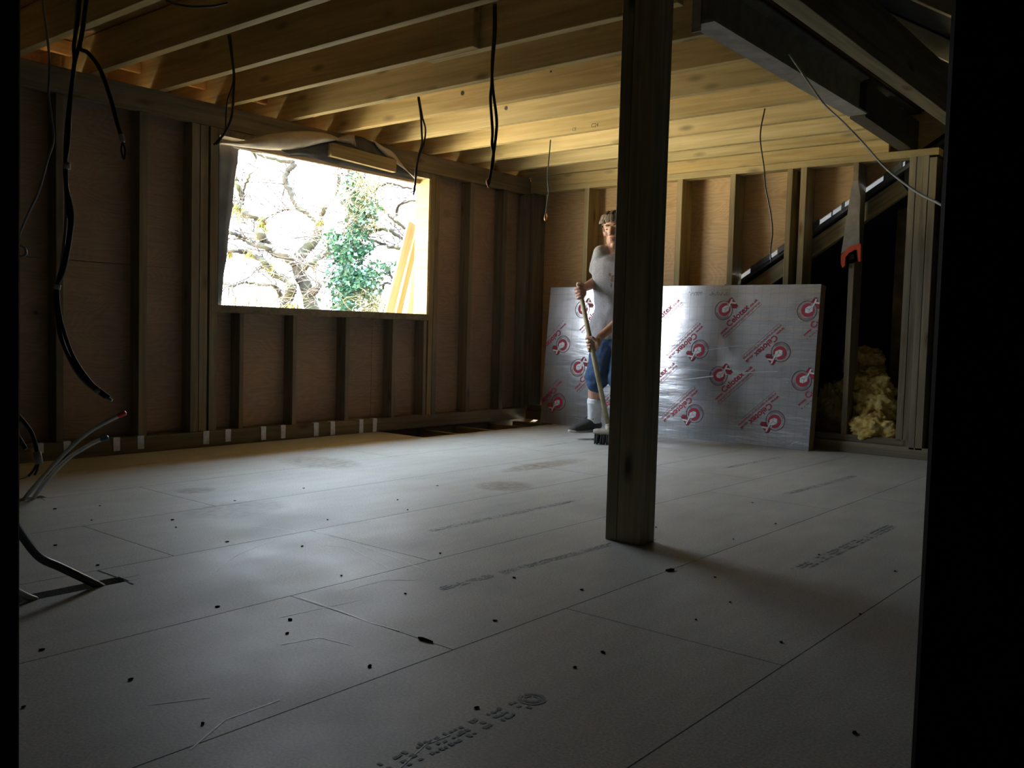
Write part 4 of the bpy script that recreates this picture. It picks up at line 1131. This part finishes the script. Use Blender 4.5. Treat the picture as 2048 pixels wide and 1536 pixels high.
cable('thick_cable', 'thick black cable curving up out of the slot in the floor', 'cable',
      [([(206, 1176, 0), (170, 1158, -.05), (120, 1134, -.1), (80, 1115, -.15), (50, 1080, -.2), (25, 1040, -.25), (5, 990, -.3), (-20, 930, -.3)], 0.0115, 'black'), ], dc)
dc2 = depth_of(onz(70, 1198))
cable('thick_cable', 'grey sheathed cable end entering the slot at the lower left', 'cable', [([(72, 1200, 0), (48, 1190, -.03), (15, 1170, -.1), (-25, 1140, -.2)], 0.009, 'grey_cable')], dc2)
dp = depth_of(onz(48, 1000))
for i, (pts, col, lab, e) in enumerate((([(44, 1003), (80, 960), (128, 908), (170, 870), (205, 848), (238, 831)], 'redcap', 'milky plastic pipe with a red cap rising from the floor slot', (250, 826)),
                                        ([(62, 1003), (90, 965), (135, 918), (165, 898), (190, 884), (204, 879)], 'bluecap', 'milky plastic pipe with a dark blue cap rising from the floor slot', (215, 875)))):
    q = spline([(p[0], p[1]) for p in pts], 8); root = thing('plastic_pipe', lab, 'pipe', at(pts[0][0], pts[0][1], dp), 'plastic pipes at the left')
    bm = bmesh.new(); P = [at(x, y, dp + .02 * i) for x, y in q]; tube(bm, P, 0.0085, 12); child('pipe', bm, M['clearpipe'], root, True)
    bm = bmesh.new(); E_ = at(e[0], e[1], dp + .02 * i); tube(bm, [P[-1].lerp(E_, -.1), E_, E_ + (E_ - P[-1]) * .15], [.0105, .0105, .007], 12); child('cap', bm, M[col], root, True)

# small things on the floor
flecks = [(85, 1300), (260, 1360), (46, 1415), (575, 1267), (434, 1214), (740, 1333), (1028, 1156), (990, 1242), (953, 1416), (1392, 1240), (1562, 1285), (1341, 1140), (811, 1188), (1163, 1180), (1150, 1335), (1205, 1305), (1430, 1155),
          (200, 1012), (345, 1040), (352, 1055), (183, 1041), (455, 1084), (470, 1002), (607, 977), (655, 1040), (683, 1152), (604, 1093), (880, 1107), (195, 1131), (110, 1091), (110, 1018), (405, 1448), (580, 1240), (1638, 1110), (1790, 1143), (1708, 1466), (1720, 1229), (815, 1020), (875, 972), (795, 1000), (1460, 1205), (1505, 1006), (1312, 1055), (1551, 1048), (1467, 1079)]
rr = random.Random(4)
proto = None
for i, (x, y) in enumerate(flecks):
    P = onz(x, y)
    if proto is None or i % 5 == 0:
        bm = bmesh.new(); pts = []
        for k in range(7):
            a = 2 * PI * k / 7; pts.append((0.0055 * math.cos(a) * rr.uniform(.6, 1.3), 0.004 * math.sin(a) * rr.uniform(.6, 1.3), 0.0008))
        prism(bm, pts, (0, 0, 0.002)); o = obj('debris_fleck', bm, M['fleck']); proto = o
    else:
        o = proto.copy(); COL.objects.link(o)
    o.location = (P.x, P.y, 0.0); o.rotation_euler = (0, 0, rr.uniform(0, 6)); k = rr.uniform(.7, 1.3); o.scale = (k, k, 1)
    tag(o, 'small dark fleck of debris lying on the chipboard floor', 'debris', 'dark flecks on the floor')
P = onz(850, 1281); bm = bmesh.new()
prism(bm, [(P.x + a, P.y + b_, .0008) for a, b_ in ((-.022, -.002), (-.012, -.005), (.006, -.004), (.026, .001), (.006, .003), (-.012, .004))], (0, 0, .004)); o = obj('splinter', bm, M['fleck']); tag(o, 'dark splinter lying across a floor joint in the foreground', 'splinter')
P = onz(1340, 1141); bm = bmesh.new()
prism(bm, [(P.x + a, P.y + b_, .0008) for a, b_ in ((-.006, -.018), (.006, -.014), (.009, .012), (-.002, .010))], (0, 0, .005)); o = obj('splinter', bm, M['fleck']); tag(o, 'dark chip on the floor joint just right of the post foot', 'splinter')

# ---------------------------------------------------------------- the sweeping man
CR = Vector((RX[0], RY[0], 0)).normalized()         # image right, level
CT = Vector((-FWD.x, -FWD.y, 0)).normalized()       # towards the viewpoint, level
UP = Vector((0, 0, 1))
DP = 6.50                                           # depth of the figure
def J(px, py, dd=0.0): return at(px, py, DP + dd)
def frust(bm, a, b, ra, rb, sides=20, ea=1.0, wide=None, caps=True):
    """tapered limb section; ea squashes the radius across 'wide' (an axis of larger width)"""
    a = Vector(a); b = Vector(b); t = (b - a).normalized()
    w = (wide if wide is not None else t.orthogonal()).copy(); w = (w - t * w.dot(t)).normalized(); n = t.cross(w)
    R0 = []
    for (p, r) in ((a, ra), (b, rb)):
        R0.append([bm.verts.new(p + w * math.cos(2 * PI * k / sides) * r + n * math.sin(2 * PI * k / sides) * r * ea) for k in range(sides)])
    for k in range(sides): bm.faces.new((R0[0][k], R0[0][(k + 1) % sides], R0[1][(k + 1) % sides], R0[1][k]))
    bm.faces.new(list(reversed(R0[0]))); bm.faces.new(R0[1])
def loft(bm, secs, sides=28):
    """secs: (centre, wide_axis, deep_axis, rw, rd)"""
    rings = [[bm.verts.new(c + w * math.cos(2 * PI * k / sides) * rw + d * math.sin(2 * PI * k / sides) * rd) for k in range(sides)] for c, w, d, rw, rd in secs]
    for i in range(len(rings) - 1):
        for k in range(sides): bm.faces.new((rings[i][k], rings[i][(k + 1) % sides], rings[i + 1][(k + 1) % sides], rings[i + 1][k]))
    bm.faces.new(list(reversed(rings[0]))); bm.faces.new(rings[-1])
def ball(bm, c, r, axes=None, seg=16):
    """ellipsoid; r scalar or (rx, ry, rz) along axes"""
    if isinstance(r, (int, float)): r = (r, r, r)
    X, Y, Z = axes or (CR, UP, CT)
    c = Vector(c); m = max(6, seg // 2); rings = []
    for j in range(1, m):
        ph = PI * j / m
        rings.append([bm.verts.new(c + X * (math.sin(ph) * math.cos(2 * PI * k / seg) * r[0]) + Z * (math.sin(ph) * math.sin(2 * PI * k / seg) * r[2]) + Y * (math.cos(ph) * r[1])) for k in range(seg)])
    a = bm.verts.new(c + Y * r[1]); b = bm.verts.new(c - Y * r[1])
    for k in range(seg):
        k2 = (k + 1) % seg
        bm.faces.new((a, rings[0][k2], rings[0][k])); bm.faces.new((b, rings[-1][k], rings[-1][k2]))
        for j in range(len(rings) - 1): bm.faces.new((rings[j][k], rings[j][k2], rings[j + 1][k2], rings[j + 1][k]))
def capsule(bm, a, b, ra, rb, ea=1.0, wide=None, sides=18):
    frust(bm, a, b, ra, rb, sides, ea, wide)
    t = (Vector(b) - Vector(a)).normalized(); w = (wide if wide is not None else t.orthogonal()).copy(); w = (w - t * w.dot(t)).normalized(); n = t.cross(w)
    ball(bm, a, (ra, ra * ea, ra * .9), (w, n, t)); ball(bm, b, (rb, rb * ea, rb * .9), (w, n, t))
def chain(bm, pts, rs, **k):
    for i in range(len(pts) - 1): capsule(bm, pts[i], pts[i + 1], rs[i], rs[i + 1], **k)
def fused(name, bm, mat, voxel, smooth_it, parent=None, disp=0.0, dscale=0.08, dsmooth=1):
    bmesh.ops.recalc_face_normals(bm, faces=list(bm.faces))
    o = obj(name, bm, mat, None, True)
    md = o.modifiers.new('fuse', 'REMESH'); md.mode = 'VOXEL'; md.voxel_size = voxel; md.use_smooth_shade = True
    sm = o.modifiers.new('smooth', 'SMOOTH'); sm.iterations = smooth_it; sm.factor = 0.5
    if disp:
        tx = bpy.data.textures.new('folds', 'CLOUDS'); tx.noise_scale = dscale; tx.noise_depth = 1
        dm = o.modifiers.new('folds', 'DISPLACE'); dm.texture = tx; dm.strength = disp; dm.mid_level = 0.5; dm.texture_coords = 'LOCAL'
        s2_ = o.modifiers.new('smooth2', 'SMOOTH'); s2_.iterations = dsmooth; s2_.factor = 0.5
    dg = bpy.context.evaluated_depsgraph_get()
    me = bpy.data.meshes.new_from_object(o.evaluated_get(dg))
    for p in me.polygons: p.use_smooth = True
    me.name = name; o.modifiers.clear(); old = o.data; o.data = me; bpy.data.meshes.remove(old)
    if parent is not None: o.parent = parent; o.matrix_parent_inverse = parent.matrix_world.inverted()
    return o

def skinmat():
    m, nt, b = newmat('skin')
    g = nt.nodes.new('ShaderNodeTexCoord'); n = nt.nodes.new('ShaderNodeTexNoise'); n.inputs['Scale'].default_value = 24; n.inputs['Detail'].default_value = 4
    nt.links.new(g.outputs['Object'], n.inputs['Vector'])
    nt.links.new(ramp(nt, n.outputs['Fac'], [(0.3, (0.50, 0.27, 0.19)), (0.7, (0.64, 0.38, 0.27))]), b.inputs['Base Color'])
    b.inputs['Roughness'].default_value = 0.5; b.inputs['Subsurface Weight'].default_value = 0.08; b.inputs['Subsurface Radius'].default_value = (0.02, 0.008, 0.004)
    return m
M['skin'] = skinmat()
M['hair'] = simple('brown_hair', (0.05, 0.032, 0.019), 0.6, var=0.5, scale=120)
M['shorts'] = simple('navy_shorts', (0.035, 0.075, 0.16), 0.9, var=0.25, scale=40, bump=0.2)
M['sock'] = simple('white_sock', (0.78, 0.78, 0.80), 0.9, var=0.06, scale=90, bump=0.3)
M['shoe'] = simple('dark_trainer', (0.045, 0.043, 0.042), 0.7, var=0.3, scale=60)
M['sole'] = simple('grey_sole', (0.40, 0.38, 0.36), 0.7)
M['eye'] = simple('dark_eye', (0.05, 0.035, 0.03), 0.2)
M['lips'] = simple('lips', (0.42, 0.16, 0.13), 0.5)
M['gold'] = simple('ring_metal', (0.9, 0.86, 0.75), 0.25, 1.0)
def shirtmat():
    m, nt, b = newmat('grey_marl_shirt')
    g = nt.nodes.new('ShaderNodeTexCoord')
    n = nt.nodes.new('ShaderNodeTexNoise'); n.inputs['Scale'].default_value = 160; n.inputs['Detail'].default_value = 3; nt.links.new(g.outputs['Object'], n.inputs['Vector'])
    c = ramp(nt, n.outputs['Fac'], [(0.35, (0.27, 0.27, 0.28)), (0.65, (0.38, 0.38, 0.39))])
    n2 = nt.nodes.new('ShaderNodeTexNoise'); n2.inputs['Scale'].default_value = 30; n2.inputs['Detail'].default_value = 4; nt.links.new(g.outputs['Object'], n2.inputs['Vector'])
    for (px, py, rx, rz_, col) in ((1218, 549, .013, .020, (0.20, 0.10, 0.06)), (1223, 558, .020, .030, (0.24, 0.13, 0.08)), (1220, 569, .013, .030, (0.18, 0.09, 0.06)), (1226, 552, .008, .008, (0.16, 0.07, 0.05)), (1200, 530, .012, .022, (0.45, 0.09, 0.09)), (1199, 543, .007, .014, (0.12, 0.16, 0.25)), (1197, 556, .010, .010, (0.35, 0.10, 0.08)), (1196, 571, .009, .02, (0.42, 0.07, 0.07))):
        P = J(px, py, -.12)
        sub = nt.nodes.new('ShaderNodeVectorMath'); sub.operation = 'SUBTRACT'; nt.links.new(g.outputs['Object'], sub.inputs[0]); sub.inputs[1].default_value = P
        mu = nt.nodes.new('ShaderNodeVectorMath'); mu.operation = 'MULTIPLY'; nt.links.new(sub.outputs[0], mu.inputs[0]); mu.inputs[1].default_value = (1 / rx, .4 / rx, 1 / rz_)
        ln = nt.nodes.new('ShaderNodeVectorMath'); ln.operation = 'LENGTH'; nt.links.new(mu.outputs[0], ln.inputs[0])
        k = mathn(nt, 'SUBTRACT', 1.15, ln.outputs['Value'], clamp=True)
        k = mathn(nt, 'GREATER_THAN', mathn(nt, 'MULTIPLY', k, mathn(nt, 'MULTIPLY', n2.outputs['Fac'], 2.0)), 0.36)
        c = mixrgb(nt, 'MIX', mathn(nt, 'MULTIPLY', k, 0.85), c, (*col, 1))
    nt.links.new(c, b.inputs['Base Color']); b.inputs['Roughness'].default_value = 0.95; b.inputs['Specular IOR Level'].default_value = 0.15
    bp = nt.nodes.new('ShaderNodeBump'); bp.inputs['Strength'].default_value = 0.15; bp.inputs['Distance'].default_value = 0.002
    nt.links.new(n.outputs['Fac'], bp.inputs['Height']); nt.links.new(bp.outputs[0], b.inputs['Normal'])
    return m
M['shirt'] = shirtmat()

# joints (right = his right, seen on the left of the photo)
neck = J(1226, 505, .0); chest = J(1232, 540, .0); waist = J(1232, 622, .02); pelvis = J(1230, 672, .05)
shR = J(1203, 507, -.01); elR = J(1200, 560, .10); wrR = J(1166, 577, -.09)
shL = J(1270, 512, .06); elL = J(1287, 600, .02); wrL = J(1199, 675, -.22)
hipR = J(1214, 690, .05); knR = J(1192, 765, -.05); anR = J(1188, 838, .09)
hipL = J(1246, 690, .06); knL = J(1240, 768, -.14); anL = J(1247, 852, .02)
hT = J(1157, 568, -.20)                       # broom line
Ah = onz(1205, 889)
bTop, bBot = hT, Vector((Ah.x, Ah.y, 0.13)) + CR * 0.035
bax = (bBot - bTop).normalized()
def on_broom(py):
    # point of the handle that projects to image row py
    lo, hi = 0.0, 1.0
    for _ in range(40):
        t_ = (lo + hi) / 2; P = bTop.lerp(bBot, t_); c = P - CP
        z_ = c.dot(FWD); y_ = 768 - FPX * Vector((RX[1], RY[1], RZ[1])).dot(c) / z_
        if y_ < py: lo = t_
        else: hi = t_
    return bTop.lerp(bBot, (lo + hi) / 2)
gR = on_broom(586); gL = on_broom(692)

yaw = math.radians(-24); pit = math.radians(-4)
hx = (CR * math.cos(yaw) - CT * math.sin(yaw) * -1 * -1).normalized()
hz = (CT * math.cos(yaw) + CR * math.sin(yaw)).normalized()        # face direction, turned to image left
hx = UP.cross(hz).normalized()
hx = hx if hx.dot(CR) > 0 else -hx
roll = math.radians(5)
hy = (UP * math.cos(roll) - hx * math.sin(roll)).normalized(); hx = (hx * math.cos(roll) + UP * math.sin(roll)).normalized()
hz2 = (hz * math.cos(pit) + hy * math.sin(pit)).normalized(); hy = (hy - hz2 * hy.dot(hz2)).normalized(); hz = hz2
HC = J(1230, 461, -.03)
HS = 1.06
def H(x, y, z): return HC + (hx * x + hy * y + hz * z) * HS
def hb(bm, x, y, z, rx, ry, rz_): ball(bm, H(x, y, z), (rx * HS, ry * HS, rz_ * HS), (hx, hy, hz), 20)

bm = bmesh.new()
# head
hb(bm, 0, .035, -.012, .074, .083, .094); hb(bm, 0, .0, .018, .064, .080, .068); hb(bm, 0, -.055, .030, .050, .050, .050)
hb(bm, 0, -.098, .052, .022, .018, .022); hb(bm, .040, -.065, .005, .020, .034, .040); hb(bm, -.040, -.065, .005, .020, .034, .040)
for sx in (-1, 1):
    hb(bm, sx * .040, -.018, .056, .022, .019, .020); hb(bm, sx * .028, .030, .075, .026, .008, .012)
    hb(bm, sx * .077, -.006, -.008, .007, .031, .019); hb(bm, sx * .082, .006, -.014, .006, .018, .015)
    hb(bm, sx * .012, -.030, .090, .008, .007, .010); hb(bm, sx * .030, .006, .068, .014, .010, .010)
capsule(bm, H(0, .018, .080), H(0, -.024, .104), .0085 * HS, .0115 * HS)
hb(bm, 0, -.054, .080, .023, .0065, .011); hb(bm, 0, -.066, .078, .019, .0075, .011); hb(bm, 0, .062, .050, .050, .035, .036)
chain(bm, [H(0, -.05, -.02), neck + UP * .01, chest + UP * .08], [.056, .058, .075])
# trunk
tw = (CR * .95 + CT * .25).normalized(); td = UP.cross(tw).normalized()
loft(bm, [(pelvis - UP * .06, tw, td, .13, .09), (pelvis, tw, td, .145, .095), (waist, tw, td, .125, .088), (chest - UP * .05, tw, td, .140, .098), (chest + UP * .04, tw, td, .145, .092), (neck - UP * .045, tw, td, .085, .066)])
# arms
for (s_, e_, w_, sg) in ((shR, elR, wrR, -1), (shL, elL, wrL, 1)):
    capsule(bm, chest + UP * .06 + tw * sg * .06, s_ - UP * .008, .056, .046)
    chain(bm, [s_, s_.lerp(e_, .5), e_, e_.lerp(w_, .35), w_], [.052, .046, .038, .040, .026], sides=16)
# legs
for h_, k_, a_ in ((hipR, knR, anR), (hipL, knL, anL)):
    chain(bm, [h_, h_.lerp(k_, .5), k_], [.086, .072, .054])
    cf = k_.lerp(a_, .32) - CT * .012
    chain(bm, [k_, cf, k_.lerp(a_, .7), a_], [.050, .052, .038, .033])
    ball(bm, a_ - UP * .03 + CT * .01, (.026, .03, .03), (CR, UP, CT))
# hands: palm, four fingers wrapped round the handle, thumb from the side of the palm
def hand(bm, G, wr, top_sign):
    ax = bax * top_sign                       # from little finger to index finger
    o_ = (wr - G); o_ = (o_ - ax * o_.dot(ax)).normalized()
    n_ = ax.cross(o_)
    pc = G + o_ * .030
    ball(bm, pc + n_ * .004, (.044, .016, .030), (ax, o_, n_), 18)
    chain(bm, [wr, pc + o_ * .006], [.026, .027], ea=.72, wide=ax)
    ball(bm, pc + o_ * .008 - n_ * .018 + ax * .01, (.034, .016, .018), (ax, o_, n_), 16)
    for i, (off, ln, r_) in enumerate(((.033, 1.0, .0090), (.0115, 1.08, .0093), (-.0105, 1.0, .0088), (-.031, .84, .0078))):
        pts = []
        for k in range(6):
            a_ = math.radians(20 + (205 * ln) * k / 5)
            rr_ = .0265 + .004 * (k in (1, 2)) + (.006 if k == 0 else 0)
            pts.append(G + ax * (off + .002 * math.sin(k + i)) + (o_ * math.cos(a_) + n_ * math.sin(a_)) * rr_)
        chain(bm, pts, [r_ * 1.08, r_ * 1.1, r_, r_ * 1.02, r_ * .93, r_ * .82], sides=12)
    tb = pc + ax * .030 - n_ * .018
    chain(bm, [tb, G + ax * .052 - n_ * .030 + o_ * .008, G + ax * .060 - n_ * .016 - o_ * .018, G + ax * .056 + n_ * .002 - o_ * .026], [.0135, .0120, .0105, .0088], sides=12)
hand(bm, gR, wrR, -1); hand(bm, gL, wrL, -1)
person = fused('person', bm, M['skin'], 0.0033, 4)
tag(person, 'person in grey t-shirt and navy shorts leaning over to sweep, half behind the post', 'person')

# eyes, brows, lips, hair
for sx in (-1, 1):
    bm = bmesh.new(); hb(bm, sx * .030, .007, .0735, .0105, .0055, .0065); o = child('eye', bm, M['eye'], person, True)
    bm = bmesh.new(); q = [H(sx * (.012 + .034 * k / 5), .027 + .006 * math.sin(PI * k / 5), .0905 - .020 * (k / 5) ** 2) for k in range(6)]
    tube(bm, q, [.002, .0036, .004, .0036, .003, .0015], 6); child('eyebrow', bm, M['hair'], person, True)
bm = bmesh.new(); hb(bm, 0, -.0535, .0835, .019, .0042, .0095); hb(bm, 0, -.064, .0815, .016, .005, .0095); child('lips', bm, M['lips'], person, True)
bm = bmesh.new()
hb(bm, 0, .052, -.022, .083, .082, .096); hb(bm, 0, .02, -.055, .074, .080, .060)
for sx in (-1, 1): hb(bm, sx * .070, .022, -.006, .014, .036, .030)
hb(bm, -.008, .088, .018, .068, .040, .062); hb(bm, -.03, .070, .052, .038, .028, .026); hb(bm, .03, .078, .048, .034, .022, .026)
rh = random.Random(9)
for k in range(90):
    a_ = rh.uniform(-1.45, 1.45); st = H(.050 * math.sin(a_) + .012, .118 + rh.uniform(-.01, .008), .020 + .034 * math.cos(a_))
    en = H(.076 * math.sin(a_) - rh.uniform(.004, .018), .058 + rh.uniform(-.012, .016), .046 + .046 * math.cos(a_))
    chain(bm, [st, st.lerp(en, .55) + hz * .013 + hy * .010, en], [.008, .0065, .0024], sides=6)
for k in range(24):
    a_ = rh.choice((-1, 1)); y_ = rh.uniform(-.01, .04); st = H(a_ * .078, .06, rh.uniform(-.05, .03)); en = H(a_ * .082, y_, st.z * 0 + rh.uniform(-.03, .028))
    chain(bm, [st, en], [.008, .003], sides=6)
fused('hair', bm, M['hair'], 0.0034, 1, person)

# t-shirt
bm = bmesh.new()
hemC = J(1222, 672, .05)
loft(bm, [(hemC - UP * .025, tw, td, .182, .128), (hemC + UP * .06, tw, td, .168, .122), (waist + UP * .02, tw, td, .158, .118), (chest - UP * .07, tw, td, .170, .128), (chest + UP * .05, tw, td, .178, .124), (neck - UP * .050 , tw, td, .135, .104), (neck - UP * .014, tw, td, .080, .072)])
for (s_, e_, sg) in ((shR, elR, -1), (shL, elL, 1)):
    capsule(bm, chest + UP * .06 + tw * sg * .06, s_, .078, .060)
    capsule(bm, neck - UP * .045 + tw * sg * .03 - td * 0, s_ + UP * .006, .050, .052)
    d_ = (e_ - s_); hem = s_ + d_ * .72 + (CR * -.016 if sg < 0 else CR * .01)
    ball(bm, s_, .060); frust(bm, s_, hem, .059, .070, 22)
fused('t_shirt', bm, M['shirt'], 0.0055, 3, person, disp=0.018, dscale=0.10, dsmooth=3)
# gathered shorts
bm = bmesh.new()
loft(bm, [(pelvis + UP * .05, tw, td, .150, .115), (pelvis - UP * .03, tw, td, .172, .130), (pelvis - UP * .11, tw, td, .165, .125)])
for h_, k_ in ((hipR, knR), (hipL, knL)):
    e_ = k_ + (k_ - h_).normalized() * .015
    chain(bm, [h_, h_.lerp(e_, .5), h_.lerp(e_, .84)], [.105, .098, .088])
    capsule(bm, h_.lerp(e_, .84), e_, .090, .066)
fused('shorts', bm, M['shorts'], 0.006, 3, person, disp=0.020, dscale=0.075, dsmooth=3)
# socks and trainers
for nm, k_, a_, tdir in (('R', knR, anR, (CT * .55 - CR * .80).normalized()), ('L', knL, anL, (CT * .9 - CR * .3).normalized())):
    tdir = tdir.normalized()
    lift = max(0.0, a_.z - .098) if nm == 'R' else 0.0            # his right foot is just off the floor in mid step
    fl = Vector((a_.x, a_.y, lift))
    a2 = Vector((a_.x, a_.y, lift + .09))
    top = k_.lerp(a_, .50)
    bm = bmesh.new(); chain(bm, [top, k_.lerp(a_, .75), a2 - UP * .02], [.056, .050, .047]); frust(bm, top + UP * .012, top - UP * .02, .057, .056)
    fused('sock', bm, M['sock'], 0.005, 1, person, disp=.004, dscale=.03)
    sd = tdir.cross(UP).normalized()
    heel = fl - tdir * .055
    bm = bmesh.new()
    loft(bm, [(heel + tdir * .0 + UP * .052, sd, UP, .030, .026), (heel + tdir * .03 + UP * .062, sd, UP, .038, .040), (heel + tdir * .09 + UP * .062, sd, UP, .040, .044), (heel + tdir * .15 + UP * .050, sd, UP, .045, .034), (heel + tdir * .21 + UP * .042, sd, UP, .046, .026), (heel + tdir * .25 + UP * .036, sd, UP, .036, .019), (heel + tdir * .27 + UP * .032, sd, UP, .016, .010)])
    capsule(bm, a2 - UP * .02, a2 - UP * .035, .047, .052)
    sh = fused('shoe', bm, M['shoe'], 0.0045, 2, person)
    bm = bmesh.new()
    loft(bm, [(heel - tdir * .012 + UP * .017, sd, UP, .024, .012), (heel + tdir * .01 + UP * .017, sd, UP, .038, .016), (heel + tdir * .10 + UP * .015, sd, UP, .040, .014), (heel + tdir * .19 + UP * .015, sd, UP, .050, .014), (heel + tdir * .25 + UP * .017, sd, UP, .042, .013), (heel + tdir * .285 + UP * .021, sd, UP, .014, .009)])
    o = fused('sole', bm, M['sole'], 0.004, 1); o.parent = sh; o.matrix_parent_inverse = sh.matrix_world.inverted()
    bm = bmesh.new()
    for q in range(4):
        c_ = heel + tdir * (.095 + .022 * q) + UP * (.104 - .012 * q)
        tube(bm, [c_ - sd * .028, c_ + UP * .006, c_ + sd * .028], .003, 6)
    for sg in (-1, 1): tube(bm, [heel + tdir * .09 + UP * .106, heel + tdir * .085 + UP * .125 + sd * sg * .02, heel + tdir * .10 + UP * .10 + sd * sg * .045], .0028, 6)
    o = obj('laces', bm, M['black'], None, True); o.parent = sh; o.matrix_parent_inverse = sh.matrix_world.inverted()
# ring on the lower hand
ax = -bax; o_ = (wrL - gL); o_ = (o_ - ax * o_.dot(ax)).normalized(); n_ = ax.cross(o_)
a_ = math.radians(20 + 205 * .3); c_ = gL + ax * -.0105 + (o_ * math.cos(a_) + n_ * math.sin(a_)) * .0285
tg = (-o_ * math.sin(a_) + n_ * math.cos(a_)); u_ = tg.orthogonal().normalized(); v_ = tg.cross(u_)
bm = bmesh.new(); tube(bm, [c_ + (u_ * math.cos(k * PI / 8) + v_ * math.sin(k * PI / 8)) * .0108 for k in range(17)], .0022, 6, 0, False)
o = child('ring', bm, M['gold'], person, True); o['label'] = 'silver finger ring'

# ---------------------------------------------------------------- broom
br = thing('broom', 'long wooden broom held slanting in both hands by the sweeping man', 'broom', (bBot.x, bBot.y, 0.0))
bm = bmesh.new(); tube(bm, [bTop - bax * .012, bTop, bTop.lerp(bBot, .5), bBot], [.011, .0165, .017, .017], 14)
child('handle', bm, wood('worn_broom_handle', (0.56, 0.50, 0.36), (0.42, 0.36, 0.24), knots=False), br, True)
bd = (CR * .96 + CT * .28).normalized(); bw = UP.cross(bd).normalized()
hc = Vector((bBot.x, bBot.y, 0.085)) + bd * .06
bm = bmesh.new()
loft(bm, [(hc - bd * .16, bw, UP, .020, .016), (hc - bd * .14, bw, UP, .030, .022), (hc, bw, UP, .034, .026), (hc + bd * .14, bw, UP, .030, .022), (hc + bd * .16, bw, UP, .020, .016)], 16)
child('head', bm, simple('greyed_broom_head', (0.30, 0.27, 0.22), 0.8, var=.2, scale=30), br, True)
bm = bmesh.new(); capsule(bm, bBot, bBot + Vector((0, 0, -.045)) + bd * .01, .022, .024); child('socket', bm, simple('socket_wood', (0.45, 0.40, 0.30), .7), br, True)
bm = bmesh.new(); rb = random.Random(12)
for i in range(26):
    for k in range(5):
        if rb.random() < .05: continue
        p = hc + bd * (-.145 + .29 * i / 25) + bw * (-.022 + .011 * k) - UP * .012
        e = Vector((p.x, p.y, .003)) + bw * ((k - 2) * .009 + rb.uniform(-.006, .006)) + bd * rb.uniform(-.008, .008)
        tube(bm, [p, p.lerp(e, .6), e], [.0052, .0058, .0035], 5)
o = child('bristles', bm, simple('dark_bristle', (0.05, 0.042, 0.038), 0.9), br, True); o['kind'] = 'stuff'
